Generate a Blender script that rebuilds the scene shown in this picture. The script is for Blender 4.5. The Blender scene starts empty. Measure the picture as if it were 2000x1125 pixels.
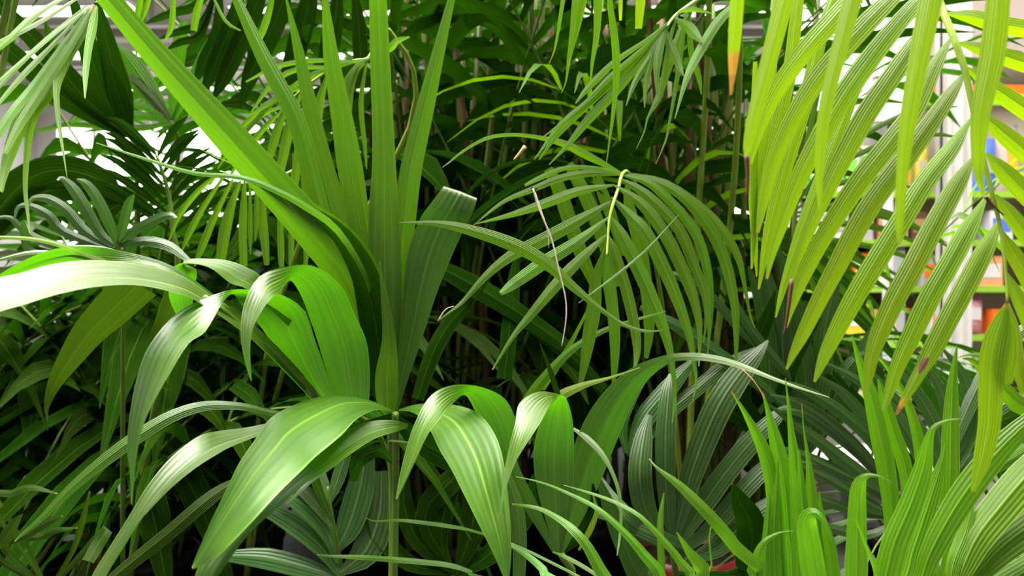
import bpy, math, random
from mathutils import Vector, Matrix, Quaternion

# ------------------------------------------------------------------ camera, world, light, exposure
F = 2000 * 26.0 / 36.0          # focal length in pixels of the 2000x1125 frame
H = 0.80                        # camera height above the shop floor
scene = bpy.context.scene
col = scene.collection
cam_d = bpy.data.cameras.new('camera'); cam_d.lens = 26; cam_d.sensor_width = 36
cam_d.clip_start = 0.05
cam_d.dof.use_dof = True; cam_d.dof.focus_distance = 0.74; cam_d.dof.aperture_fstop = 7.0
cam = bpy.data.objects.new('camera', cam_d); col.objects.link(cam)
cam.location = (0, 0, H); cam.rotation_euler = (math.pi / 2, 0, 0)
scene.camera = cam
w = bpy.data.worlds.new('world'); scene.world = w; w.use_nodes = True
w.node_tree.nodes['Background'].inputs[0].default_value = (0.9, 0.95, 1, 1)
w.node_tree.nodes['Background'].inputs[1].default_value = 0.05
scene.view_settings.view_transform = 'Standard'; scene.view_settings.look = 'None'
scene.view_settings.gamma = 1; scene.view_settings.use_curve_mapping = False
scene.view_settings.exposure = 0.36
LAMP_W = 42                    # watts of one ceiling lamp
CEIL = 4.6
# light of two unseen roof windows, added above the plants for leaf sheen
for sx_ in (-2.3, 1.1):
    sl = bpy.data.lights.new('added_roof_light', 'AREA'); sl.shape = 'RECTANGLE'; sl.size = 3.0; sl.size_y = 3.4
    sl.energy = 860; sl.color = (1.0, 0.97, 0.88)
    so = bpy.data.objects.new('added_roof_light', sl); so.location = (sx_, 1.6, CEIL - 0.03); col.objects.link(so)
rnd = random.Random(7)

# ------------------------------------------------------------------ helpers
def P(x, y, d):                 # point of the place seen at pixel (x, y) that stands d metres into the shop
    return Vector(((x - 1000) / F * d, d, H + (562.5 - y) / F * d))

def link(o, parent=None, **kw):
    col.objects.link(o)
    if parent is not None:
        o.parent = parent
    for k, v in kw.items():
        o[k] = v
    return o

def mesh_obj(name, verts, faces, mat, parent=None, smooth=True, uvs=None, **kw):
    me = bpy.data.meshes.new(name)
    me.from_pydata([tuple(v) for v in verts], [], faces)
    if uvs is not None:
        uv = me.uv_layers.new(name='UVMap')
        li = [0] * len(me.loops); me.loops.foreach_get('vertex_index', li)
        buf = []
        for i in li:
            buf += uvs[i]
        uv.data.foreach_set('uv', buf)
    if smooth:
        me.polygons.foreach_set('use_smooth', [True] * len(me.polygons))
    if mat:
        me.materials.append(M[mat] if isinstance(mat, str) else mat)
    me.update()
    return link(bpy.data.objects.new(name, me), parent, **kw)

def box_geo(x0, x1, y0, y1, z0, z1):
    v = [(x, y, z) for x in (x0, x1) for y in (y0, y1) for z in (z0, z1)]
    f = [(0, 1, 3, 2), (4, 6, 7, 5), (0, 4, 5, 1), (2, 3, 7, 6), (0, 2, 6, 4), (1, 5, 7, 3)]
    return v, f

def boxes(name, blist, mat, parent=None, bevel=0.0, **kw):
    V, Fc = [], []
    for b in blist:
        v, f = box_geo(*b); n = len(V)
        V += v; Fc += [tuple(i + n for i in q) for q in f]
    o = mesh_obj(name, V, Fc, mat, parent, smooth=False, **kw)
    if bevel:
        m = o.modifiers.new('bevel', 'BEVEL'); m.width = bevel; m.segments = 2
    return o

def empty(name, loc, label=None, cat=None, group=None):
    o = bpy.data.objects.new(name, None); o.location = loc; o.empty_display_size = 0.05
    col.objects.link(o)
    if label: o['label'] = label
    if cat: o['category'] = cat
    if group: o['group'] = group
    return o

def catmull(pts, t):
    n = len(pts); s = t * (n - 1); i = min(int(s), n - 2); f = s - i
    p1, p2 = pts[i], pts[i + 1]
    p0 = pts[i - 1] if i > 0 else [2 * a - b for a, b in zip(p1, p2)]
    p3 = pts[i + 2] if i + 2 < n else [2 * b - a for a, b in zip(p1, p2)]
    return [0.5 * (2 * b + (c - a) * f + (2 * a - 5 * b + 4 * c - e) * f * f + (-a + 3 * b - 3 * c + e) * f ** 3)
            for a, b, c, e in zip(p0, p1, p2, p3)]

def lerp_list(lst, t):
    if len(lst) == 1: return lst[0]
    s = t * (len(lst) - 1); i = min(int(s), len(lst) - 2); f = s - i
    return lst[i] * (1 - f) + lst[i + 1] * f

def ribbon(name, C, S, W, mat, parent, fold=0.18, cross=5, inv=None, smooth=True, curl=0.0, crease=False, **kw):
    """A leaf blade: midline C, unit sides S, full widths W; folded along the midrib."""
    n = len(C); V, UV, Fc = [], [], []
    tip_last = W[-1] <= W[0]
    for i in range(n):
        T = (C[min(i + 1, n - 1)] - C[max(i - 1, 0)])
        T = T.normalized() if T.length > 1e-9 else Vector((0, 0, 1))
        N = S[i].cross(T)
        if N.length > 1e-9: N.normalize()
        vv = i / (n - 1)
        if not tip_last: vv = 1 - vv
        us = [-1 + 2 * j / (cross - 1) for j in range(cross)]
        if crease: us.insert(cross // 2, 0.0)          # two midrib vertices: a sharp fold line
        nc = len(us)
        for u in us:
            off = (fold * abs(u) + curl * u * u) * W[i] * 0.5
            V.append(C[i] + S[i] * (u * W[i] * 0.5) + N * off)
            UV.append([0.5 + 0.5 * u, vv])
    for i in range(n - 1):
        for j in range(nc - 1):
            if crease and j == cross // 2: continue
            a = i * nc + j
            Fc.append((a, a + 1, a + nc + 1, a + nc))
    if parent is not None and inv is None:
        inv = parent.matrix_world.translation if False else None
    o = mesh_obj(name, V, Fc, mat, None, smooth, UV, **kw)
    if parent is not None:
        put(o, parent)
    return o

WORLD = {}
def put(o, parent):             # parent without moving: all meshes are written in world coordinates
    o.parent = parent
    org = Vector((0, 0, 0)); p = parent
    while p is not None:
        org += p.location; p = p.parent
    if org.length > 0 and o.type == 'MESH':
        o.data.transform(Matrix.Translation(-org))
    return o

def parse(s):
    return [[float(a) for a in q.split(',')] for q in s.replace(' ', '').strip(';').split(';')]

def lf(parent, s, d, m='kentia', roll=(0,), fold=0.18, tip=0.0, nm='leaflet', per=3, curl=0.0, dz=None, brown=0.0):
    """blade from midline stations x,y,width with depths d and roll (degrees) spread along it"""
    st = parse(s); k = len(st)
    if not isinstance(d, (tuple, list)): d = (d, d)
    for i, q in enumerate(st):
        q.append(lerp_list(d, i / (k - 1)))
    n = (k - 1) * per + 1
    C, S, W = [], [], []
    R = []
    for i in range(n):
        t = i / (n - 1)
        x, y, ww, dd = catmull(st, t)
        C.append(P(x, y, dd)); W.append(max(ww, 0.6) * dd / F); R.append(math.radians(lerp_list(roll, t)))
    prev = None
    cp = Vector((0, 0, H))
    for i in range(n):
        T = (C[min(i + 1, n - 1)] - C[max(i - 1, 0)]).normalized()
        V = (C[i] - cp).normalized()
        s0 = T.cross(V)
        if s0.length < 0.12 and prev is not None: s0 = prev - T * prev.dot(T)
        s0.normalize()
        if prev is not None and s0.dot(prev) < -0.2 and s0.length > 0: pass
        prev = s0
        S.append(Quaternion(T, R[i] * max(-1.0, min(1.0, -4.0 * T.x))) @ s0)   # roll > 0 turns the blade's face up
    kw = {}
    if tip: kw['tip'] = float(tip)
    if brown: kw['brown'] = float(brown)
    return ribbon(nm, C, S, W, m, parent, fold, 5, curl=curl, crease=True, **kw)

def le(parent, s, d, m='kentia', tilt=(0,), fold=0.12, tip=0.0, nm='leaflet', per=4, curl=0.0):
    """blade from its two edges: stations lx,ly,rx,ry; tilt = how much farther the right edge lies (m)"""
    st = parse(s); k = len(st)
    if not isinstance(d, (tuple, list)): d = (d, d)
    for i, q in enumerate(st):
        q.append(lerp_list(d, i / (k - 1))); q.append(lerp_list(tilt, i / (k - 1)))
    n = (k - 1) * per + 1
    C, S, W = [], [], []
    for i in range(n):
        a, b, c, e, dd, tt = catmull(st, i / (n - 1))
        A = P(a, b, dd - tt / 2); B = P(c, e, dd + tt / 2)
        C.append((A + B) / 2); v = B - A; W.append(max(v.length, 1e-4))
        S.append(v.normalized() if v.length > 1e-7 else Vector((1, 0, 0)))
    kw = {'tip': float(tip)} if tip else {}
    return ribbon(nm, C, S, W, m, parent, fold, 7, curl=curl, **kw)

def tube_geo(pts, rad, sides=8):
    n = len(pts); V, Fc, UV = [], [], []
    ref = Vector((0.31, -0.9, 0.27))
    for i in range(n):
        T = (pts[min(i + 1, n - 1)] - pts[max(i - 1, 0)]).normalized()
        a = T.cross(ref)
        if a.length < 0.05: a = T.cross(Vector((1, 0, 0)))
        a.normalize(); b = T.cross(a)
        for j in range(sides):
            an = 2 * math.pi * j / sides
            V.append(pts[i] + (a * math.cos(an) + b * math.sin(an)) * rad[i]); UV.append([j / sides, i / max(1, n - 1)])
    for i in range(n - 1):
        for j in range(sides):
            Fc.append((i * sides + j, i * sides + (j + 1) % sides, (i + 1) * sides + (j + 1) % sides, (i + 1) * sides + j))
    Fc.append(tuple(range(sides - 1, -1, -1))); Fc.append(tuple((n - 1) * sides + j for j in range(sides)))
    return V, Fc, UV

def smooth_pts(pts, per=4):
    L = [list(p) for p in pts]; n = (len(L) - 1) * per + 1
    return [Vector(catmull(L, i / (n - 1))) for i in range(n)]

def tube(name, pts, rad, mat, parent, sides=8, per=4, **kw):
    sp = smooth_pts(pts, per); n = len(sp)
    R = [lerp_list(rad, i / (n - 1)) for i in range(n)]
    V, Fc, UV = tube_geo(sp, R, sides)
    o = mesh_obj(name, V, Fc, mat, None, True, UV, **kw)
    if parent is not None: put(o, parent)
    return o

def lathe(name, prof, mat, parent, seg=28, cx=0, cy=0, **kw):
    V, Fc = [], []
    n = len(prof)
    for r, z in prof:
        for j in range(seg):
            a = 2 * math.pi * j / seg
            V.append((cx + r * math.cos(a), cy + r * math.sin(a), z))
    for i in range(n - 1):
        for j in range(seg):
            Fc.append((i * seg + j, i * seg + (j + 1) % seg, (i + 1) * seg + (j + 1) % seg, (i + 1) * seg + j))
    Fc.append(tuple(range(seg - 1, -1, -1)))
    Fc.append(tuple((n - 1) * seg + j for j in range(seg)))
    return mesh_obj(name, V, Fc, mat, parent, True, **kw)

# ------------------------------------------------------------------ materials
M = {}
def nodes_of(name):
    m = bpy.data.materials.new(name); m.use_nodes = True
    nt = m.node_tree; b = nt.nodes['Principled BSDF']; M[name] = m
    return m, nt, b

def N(nt, t, **kw):
    n = nt.nodes.new(t)
    for k, v in kw.items():
        setattr(n, k, v)
    return n

def math_n(nt, op, a, b=None, c=None, clamp=False):
    n = N(nt, 'ShaderNodeMath', operation=op, use_clamp=clamp)
    for i, v in enumerate((a, b, c)):
        if v is None: continue
        if isinstance(v, (int, float)): n.inputs[i].default_value = v
        else: nt.links.new(v, n.inputs[i])
    return n.outputs[0]

def mix_c(nt, f, a, b, mode='MIX'):
    n = N(nt, 'ShaderNodeMix', data_type='RGBA', blend_type=mode)
    for k, v in ((0, f), (6, a), (7, b)):
        if isinstance(v, (int, float)): n.inputs[k].default_value = v
        elif isinstance(v, tuple): n.inputs[k].default_value = (*v, 1)
        else: nt.links.new(v, n.inputs[k])
    return n.outputs[2]

def leaf_mat(name, c, c2, trans, rough=0.36, spec=0.5, ribs=9.0, tw=0.3, midrib=(0.3, 0.5, 0.08), under=None, ribamt=0.35, coat=0.5, veins=0.0):
    m, nt, b = nodes_of(name)
    uv = N(nt, 'ShaderNodeUVMap'); sep = N(nt, 'ShaderNodeSeparateXYZ'); nt.links.new(uv.outputs[0], sep.inputs[0])
    u, v = sep.outputs[0], sep.outputs[1]
    oi = N(nt, 'ShaderNodeObjectInfo'); rn = oi.outputs['Random']
    # long fibres: noise stretched along the blade
    cmb = N(nt, 'ShaderNodeCombineXYZ')
    nt.links.new(math_n(nt, 'MULTIPLY', u, ribs * 2.2), cmb.inputs[0])
    nt.links.new(math_n(nt, 'MULTIPLY', v, 1.3), cmb.inputs[1])
    nt.links.new(math_n(nt, 'MULTIPLY', rn, 37.0), cmb.inputs[2])
    nz = N(nt, 'ShaderNodeTexNoise'); nz.inputs['Scale'].default_value = 1.0; nz.inputs['Detail'].default_value = 2.0
    nt.links.new(cmb.outputs[0], nz.inputs['Vector'])
    fib = nz.outputs['Fac']
    # raised parallel ribs
    wav = math_n(nt, 'SINE', math_n(nt, 'MULTIPLY', u, ribs * 6.2832))
    # blotches
    cmb2 = N(nt, 'ShaderNodeCombineXYZ')
    nt.links.new(math_n(nt, 'MULTIPLY', u, 1.5), cmb2.inputs[0]); nt.links.new(math_n(nt, 'MULTIPLY', v, 7.0), cmb2.inputs[1])
    nt.links.new(math_n(nt, 'MULTIPLY', rn, 91.0), cmb2.inputs[2])
    nz2 = N(nt, 'ShaderNodeTexNoise'); nz2.inputs['Scale'].default_value = 1.0; nt.links.new(cmb2.outputs[0], nz2.inputs['Vector'])
    blend = math_n(nt, 'MULTIPLY_ADD', nz2.outputs['Fac'], 1.6, -0.3, True)
    base = mix_c(nt, blend, c, c2)
    # every leaf a little different
    hsv = N(nt, 'ShaderNodeHueSaturation')
    nt.links.new(math_n(nt, 'MULTIPLY_ADD', rn, 0.035, 0.4825), hsv.inputs['Hue'])
    nt.links.new(math_n(nt, 'MULTIPLY_ADD', rn, 0.5, 0.75), hsv.inputs['Value'])
    nt.links.new(base, hsv.inputs['Color']); base = hsv.outputs[0]
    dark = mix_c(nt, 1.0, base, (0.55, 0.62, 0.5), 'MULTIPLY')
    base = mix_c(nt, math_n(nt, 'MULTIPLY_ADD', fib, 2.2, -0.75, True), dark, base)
    # midrib and pale margin
    du = math_n(nt, 'ABSOLUTE', math_n(nt, 'SUBTRACT', u, 0.5))
    mr = math_n(nt, 'LESS_THAN', du, 0.022)
    base = mix_c(nt, math_n(nt, 'MULTIPLY', mr, 0.55), base, midrib)
    mg = math_n(nt, 'GREATER_THAN', du, 0.478)
    base = mix_c(nt, math_n(nt, 'MULTIPLY', mg, 0.5), base, midrib)
    if veins:
        base = mix_c(nt, math_n(nt, 'MULTIPLY', math_n(nt, 'GREATER_THAN', wav, 0.93), veins), base, midrib)
    # dry tip: yellow then brown, per leaf through the object property "tip"
    at = N(nt, 'ShaderNodeAttribute', attribute_type='OBJECT', attribute_name='tip')
    tipv = at.outputs['Fac']
    vn = math_n(nt, 'MULTIPLY_ADD', fib, 0.03, v)
    start = math_n(nt, 'SUBTRACT', 1.02, tipv)
    ty = math_n(nt, 'DIVIDE', math_n(nt, 'SUBTRACT', vn, start), 0.05, None, True)
    has = math_n(nt, 'GREATER_THAN', tipv, 0.001)
    ty = math_n(nt, 'MULTIPLY', ty, has)
    base = mix_c(nt, ty, base, (0.75, 0.42, 0.03))
    half = math_n(nt, 'MULTIPLY_ADD', tipv, -0.55, 1.02)
    tb = math_n(nt, 'MULTIPLY', math_n(nt, 'DIVIDE', math_n(nt, 'SUBTRACT', vn, half), 0.02, None, True), has)
    base = mix_c(nt, tb, base, (0.30, 0.15, 0.07))
    nt.links.new(base, b.inputs['Base Color'])
    b.inputs['Roughness'].default_value = rough
    b.inputs['Specular IOR Level'].default_value = spec
    if coat:
        b.inputs['Coat Weight'].default_value = coat; b.inputs['Coat Roughness'].default_value = 0.38
    bmp = N(nt, 'ShaderNodeBump'); bmp.inputs['Strength'].default_value = ribamt; bmp.inputs['Distance'].default_value = 0.0012
    nt.links.new(math_n(nt, 'ADD', math_n(nt, 'MULTIPLY', wav, 0.5), math_n(nt, 'MULTIPLY', fib, 1.2)), bmp.inputs['Height'])
    nt.links.new(bmp.outputs[0], b.inputs['Normal'])
    tr = N(nt, 'ShaderNodeBsdfTranslucent')
    tcol = mix_c(nt, math_n(nt, 'MULTIPLY_ADD', fib, 1.6, -0.4, True), tuple(x * 0.7 for x in trans), trans)
    tcol = mix_c(nt, math_n(nt, 'MAXIMUM', ty, tb), tcol, (0.5, 0.25, 0.03))
    nt.links.new(tcol, tr.inputs[0])
    mx = N(nt, 'ShaderNodeMixShader'); mx.inputs[0].default_value = tw
    nt.links.new(b.outputs[0], mx.inputs[1]); nt.links.new(tr.outputs[0], mx.inputs[2])
    out = nt.nodes['Material Output']; nt.links.new(mx.outputs[0], out.inputs[0])
    return m

leaf_mat('kentia', (0.058, 0.140, 0.002), (0.096, 0.190, 0.003), (0.09, 0.36, 0.002), 0.42, 0.5, 7, 0.34, (0.20, 0.38, 0.03), coat=0.8)
leaf_mat('lime', (0.165, 0.285, 0.002), (0.215, 0.335, 0.004), (0.46, 0.76, 0.002), 0.45, 0.3, 8, 0.44, (0.34, 0.48, 0.04), coat=0.15)
leaf_mat('areca', (0.080, 0.190, 0.005), (0.130, 0.250, 0.008), (0.25, 0.60, 0.003), 0.46, 0.25, 8, 0.38, (0.20, 0.36, 0.05), coat=0.1)
leaf_mat('young', (0.080, 0.245, 0.002), (0.120, 0.295, 0.003), (0.24, 0.66, 0.002), 0.42, 0.45, 6, 0.36, (0.22, 0.45, 0.015), coat=0.2)
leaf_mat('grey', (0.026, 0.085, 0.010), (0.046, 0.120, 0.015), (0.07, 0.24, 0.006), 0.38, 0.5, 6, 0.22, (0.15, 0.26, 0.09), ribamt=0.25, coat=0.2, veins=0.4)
leaf_mat('dark', (0.009, 0.031, 0.002), (0.018, 0.052, 0.004), (0.03, 0.13, 0.002), 0.6, 0.0, 9, 0.2, (0.05, 0.11, 0.012), coat=0.0, ribamt=0.2)  # dark green, deepened so the colour carries part of the deep shade
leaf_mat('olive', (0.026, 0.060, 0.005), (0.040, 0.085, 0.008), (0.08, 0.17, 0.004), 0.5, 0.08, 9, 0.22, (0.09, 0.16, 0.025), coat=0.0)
leaf_mat('spear', (0.046, 0.120, 0.002), (0.080, 0.165, 0.003), (0.14, 0.38, 0.002), 0.40, 0.5, 5, 0.30, (0.18, 0.34, 0.02), coat=0.3)

def plain(name, c, rough=0.5, spec=0.5, metal=0.0, noise=0.0, scale=20, emit=0.0, bump=0.0):
    m, nt, b = nodes_of(name)
    b.inputs['Roughness'].default_value = rough; b.inputs['Specular IOR Level'].default_value = spec
    b.inputs['Metallic'].default_value = metal
    if noise or bump:
        tc = N(nt, 'ShaderNodeTexCoord'); nz = N(nt, 'ShaderNodeTexNoise'); nz.inputs['Scale'].default_value = scale
        nz.inputs['Detail'].default_value = 5
        nt.links.new(tc.outputs['Object'], nz.inputs['Vector'])
        f = math_n(nt, 'MULTIPLY_ADD', nz.outputs['Fac'], 2.0, -0.5, True)
        nt.links.new(mix_c(nt, f, tuple(x * (1 - noise) for x in c), tuple(min(1, x * (1 + noise)) for x in c)), b.inputs['Base Color'])
        if bump:
            bp = N(nt, 'ShaderNodeBump'); bp.inputs['Strength'].default_value = bump; bp.inputs['Distance'].default_value = 0.01
            nt.links.new(nz.outputs['Fac'], bp.inputs['Height']); nt.links.new(bp.outputs[0], b.inputs['Normal'])
    else:
        b.inputs['Base Color'].default_value = (*c, 1)
    if emit:
        b.inputs['Emission Color'].default_value = (*c, 1); b.inputs['Emission Strength'].default_value = emit
    return m

plain('stalk', (0.09, 0.16, 0.012), 0.45, 0.4, noise=0.3, scale=30)
plain('stalk_lime', (0.24, 0.36, 0.03), 0.45, 0.4, noise=0.25, scale=30)
plain('cane', (0.10, 0.13, 0.015), 0.5, 0.4, noise=0.45, scale=25)
plain('cane_brown', (0.10, 0.045, 0.015), 0.6, 0.3, noise=0.5, scale=25)
plain('thread', (0.62, 0.55, 0.47), 0.7, 0.2, noise=0.2, scale=60)
plain('straw', (0.72, 0.42, 0.16), 0.7, 0.2, noise=0.3, scale=60)
plain('pot_black', (0.012, 0.012, 0.013), 0.45, 0.4, noise=0.3, scale=12)
plain('pot_red', (0.16, 0.006, 0.008), 0.4, 0.5, noise=0.2, scale=10)
plain('pot_terracotta', (0.45, 0.13, 0.04), 0.7, 0.3, noise=0.3, scale=14)
plain('pot_white', (0.75, 0.72, 0.68), 0.45, 0.5, noise=0.1, scale=10)
plain('soil', (0.025, 0.016, 0.010), 0.95, 0.1, noise=0.6, scale=60, bump=1.0)
plain('floor_concrete', (0.06, 0.057, 0.053), 0.85, 0.15, noise=0.12, scale=3)
plain('wall_back_paint', (0.75, 0.73, 0.70), 0.8, 0.2, noise=0.05, scale=2)
plain('wall_paint', (0.42, 0.41, 0.40), 0.8, 0.2, noise=0.05, scale=2)
plain('ceiling_paint', (0.45, 0.41, 0.36), 0.8, 0.2, noise=0.08, scale=1.5)
plain('beam_steel', (0.42, 0.39, 0.36), 0.5, 0.4, noise=0.1, scale=4)
plain('column_steel', (0.36, 0.34, 0.33), 0.45, 0.5, noise=0.1, scale=5)
plain('lamp_case', (0.75, 0.74, 0.72), 0.5)
plain('lamp_tube', (1.0, 0.97, 0.92), 0.5, emit=3.0)
plain('daylight', (1.0, 0.985, 0.96), 0.3, emit=3.2)
plain('frame_white', (0.75, 0.75, 0.74), 0.5)
for nm, c in (('white', (0.50, 0.49, 0.48)), ('grey_mid', (0.25, 0.24, 0.24)), ('grey_dark', (0.11, 0.105, 0.105)), ('black', (0.02, 0.02, 0.02)),
              ('orange', (0.70, 0.13, 0.01)), ('limeband', (0.22, 0.40, 0.03)), ('blue', (0.07, 0.14, 0.62)), ('yellow', (0.60, 0.34, 0.02)),
              ('mustard', (0.45, 0.36, 0.05)), ('red', (0.55, 0.03, 0.03)), ('pink', (0.55, 0.25, 0.30)), ('taupe', (0.34, 0.28, 0.25)),
              ('cream', (0.40, 0.34, 0.25)), ('kraft', (0.38, 0.23, 0.10)), ('silver', (0.30, 0.30, 0.31)), ('green_pack', (0.15, 0.45, 0.06)),
              ('teal', (0.05, 0.35, 0.40)), ('brown', (0.12, 0.05, 0.03)), ('peach', (0.55, 0.25, 0.12))):
    plain('p_' + nm, c, 0.4, 0.5, noise=0.06, scale=6)

# ------------------------------------------------------------------ the shop: structure
X0, X1, Y0, Y1 = -9.0, 9.0, -6.0, 14.0
def struct(name, bl, mat, parent=None):
    return boxes(name, bl, mat, parent, kind='structure')
struct('floor', [(X0, X1, Y0, Y1, -0.1, 0.0)], 'floor_concrete')
struct('ceiling', [(X0, X1, Y0, Y1, CEIL, CEIL + 0.1)], 'ceiling_paint')
struct('wall_left', [(X0 - 0.1, X0, Y0, Y1, 0, CEIL)], 'wall_paint')
struct('wall_right', [(X1, X1 + 0.1, Y0, Y1, 0, CEIL)], 'wall_paint')
struct('wall_front', [(X0, X1, Y0 - 0.1, Y0, 0, CEIL)], 'wall_paint')
struct('wall_back', [(X0, X1, Y1, Y1 + 0.1, 0, CEIL)], 'wall_back_paint')
for k, (xa, xb) in enumerate(((-8.6, -6.4), (-6.2, -4.0), (-3.8, -1.6), (1.6, 3.8), (4.0, 6.2), (6.4, 8.6))):
    g = struct('window_%d' % (k + 1), [(xa, xb, Y1 - 0.03, Y1 - 0.01, 1.1, 3.9)], 'daylight')
    fr = []
    for i in range(4):
        x = xa + (xb - xa) * i / 3
        fr.append((x - 0.03, x + 0.03, Y1 - 0.08, Y1 - 0.02, 1.1, 3.9))
    for z in (1.1, 2.5, 3.9):
        fr.append((xa - 0.03, xb + 0.03, Y1 - 0.08, Y1 - 0.02, z - 0.03, z + 0.03))
    boxes('window_frame', fr, 'frame_white', g)
for k, y in enumerate((5.5, 6.6, 7.9, 9.2, 10.9, 12.6)):
    bl = [(X0, X1, y - 0.06, y + 0.06, CEIL - 0.12, CEIL), (X0, X1, y - 0.05, y + 0.05, CEIL - 0.55, CEIL - 0.47)]
    x = X0
    while x < X1 - 0.3:
        bl.append((x, x + 0.05, y - 0.03, y + 0.03, CEIL - 0.5, CEIL - 0.1)); x += 0.75
    struct('trim_%d' % (k + 1), bl, 'beam_steel')

for k, xx in enumerate((-2.3, 1.1)):  # unseen roof panes, added as a broad bright source over the plants
    g = struct('window_%d' % (k + 7), [(xx - 1.5, xx + 1.5, -0.1, 3.3, CEIL - 0.02, CEIL - 0.005)], 'daylight')
    boxes('window_frame', [(xx - 1.55, xx - 1.5, -0.15, 3.35, CEIL - 0.06, CEIL), (xx + 1.5, xx + 1.55, -0.15, 3.35, CEIL - 0.06, CEIL), (xx - 1.55, xx + 1.55, -0.15, -0.1, CEIL - 0.06, CEIL), (xx - 1.55, xx + 1.55, 3.3, 3.35, CEIL - 0.06, CEIL)], 'frame_white', g)

def ceiling_lamp(x, y, label, ln=2.6):
    t = empty('ceiling_lamp', (x, y, CEIL - 0.62), label, 'lamp', 'ceiling lamps of the shop')
    boxes('housing', [(-ln / 2, ln / 2, -0.17, 0.17, 0.02, 0.08), (-ln / 2, ln / 2, -0.17, -0.15, -0.04, 0.02), (-ln / 2, ln / 2, 0.15, 0.17, -0.04, 0.02)], 'lamp_case', t)
    boxes('diffuser', [(-ln / 2 + 0.02, ln / 2 - 0.02, -0.15, 0.15, -0.03, 0.02)], 'lamp_tube', t)
    for sx in (-1, 1):
        boxes('hanger', [(sx * ln * 0.4 - 0.01, sx * ln * 0.4 + 0.01, -0.01, 0.01, 0.08, 0.62)], 'beam_steel', t)
    l = bpy.data.lights.new('lamp_light', 'AREA'); l.shape = 'RECTANGLE'; l.size = ln; l.size_y = 0.32; l.energy = LAMP_W
    l.color = (1.0, 0.965, 0.91)
    o = bpy.data.objects.new('lamp_light', l); o.location = (0, 0, -0.05); link(o, t)
for y in (6.0, 7.2, 8.4, 10.0, 11.6):
    for x in (-5.6, -1.9, 1.9, 5.6):
        ceiling_lamp(x, y, 'long white ceiling lamp hanging on two rods under the shop roof')

# ------------------------------------------------------------------ shop furniture seen through the leaves on the right
def px(x, d): return (x - 1000) / F * d
def pz(y, d): return H + (562.5 - y) / F * d

colm = empty('steel_column', (px(1862, 4.2), 4.2, 0), 'grey steel column standing in front of the shelf unit', 'column')
cw = 0.068
boxes('post', [(-cw, -cw + 0.022, -0.06, 0.06, 0, CEIL), (cw - 0.022, cw, -0.06, 0.06, 0, CEIL), (-cw, cw, -0.012, 0.012, 0, CEIL)], 'column_steel', colm)
boxes('base_plate', [(-0.14, 0.14, -0.12, 0.12, 0, 0.015)], 'column_steel', colm)
DS = 4.7
sh = empty('shelf_unit', (px(1850, DS), DS + 0.25, 0), 'tall shelf unit with orange and lime header band and packed shelves', 'shelf')
sx0, sx1 = px(1560, DS) - px(1850, DS), px(2120, DS) - px(1850, DS)
boxes('back_panel', [(sx0, sx1, 0.23, 0.26, 0, 2.6)], 'p_cream', sh)
for fx in (sx0, (sx0 + sx1) / 2 - 0.25, sx1):
    boxes('upright', [(fx - 0.03, fx + 0.03, -0.22, 0.25, 0, 2.6)], 'p_silver', sh)
levels = [pz(y, DS) for y in (375, 470, 560, 655)] + [0.12]
for z in levels:
    s = boxes('shelf_board', [(sx0, sx1, -0.24, 0.24, z - 0.03, z)], 'p_cream', sh)
    boxes('price_strip', [(sx0, sx1, -0.25, -0.24, z - 0.035, z + 0.005)], 'p_limeband', s)
hb = boxes('header_band', [(sx0, sx1, -0.25, -0.22, pz(184, DS), pz(166, DS))], 'p_orange', sh)
boxes('lime_stripe', [(sx0, sx1, -0.25, -0.22, pz(205, DS), pz(184, DS))], 'p_limeband', sh)
boxes('header_board', [(sx0 + 0.8, sx1, -0.2, -0.17, pz(108, DS), pz(-20, DS))], 'p_taupe', sh)

def text_part(body, size, mat, parent, loc):
    c = bpy.data.curves.new('t', 'FONT'); c.body = body; c.size = size; c.extrude = 0.004
    o = bpy.data.objects.new('t', c); col.objects.link(o)
    bpy.context.view_layer.update()
    me = bpy.data.meshes.new_from_object(o.evaluated_get(bpy.context.evaluated_depsgraph_get()))
    bpy.data.objects.remove(o)
    me.materials.clear(); me.materials.append(M[mat])
    q = bpy.data.objects.new('lettering', me); q.location = loc; q.rotation_euler = (math.pi / 2, 0, 0)
    return link(q, parent)
DG = 3.9
sg = empty('shop_sign', (px(1700, DG), DG, 0), 'large white shop sign with grey lettering behind the pale fronds', 'sign')
def sgx(x): return px(x, DG) - px(1700, DG)
boxes('sign_board', [(sgx(1560), sgx(1792), 0, 0.04, pz(236, DG), pz(-60, DG))], 'p_white', sg)
boxes('sign_post', [(sgx(1600), sgx(1612), 0.04, 0.09, 0, pz(0, DG))], 'p_silver', sg)
boxes('sign_post', [(sgx(1740), sgx(1752), 0.04, 0.09, 0, pz(0, DG))], 'p_silver', sg)
boxes('sign_stripe', [(sgx(1754), sgx(1792), -0.004, 0, pz(71, DG), pz(62, DG))], 'p_peach', sg)
text_part('in', 0.075, 'p_grey_dark', sg, (sgx(1762), -0.006, pz(38, DG)))
text_part('on', 0.21, 'p_grey_mid', sg, (sgx(1648), -0.006, pz(180, DG)))

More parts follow.
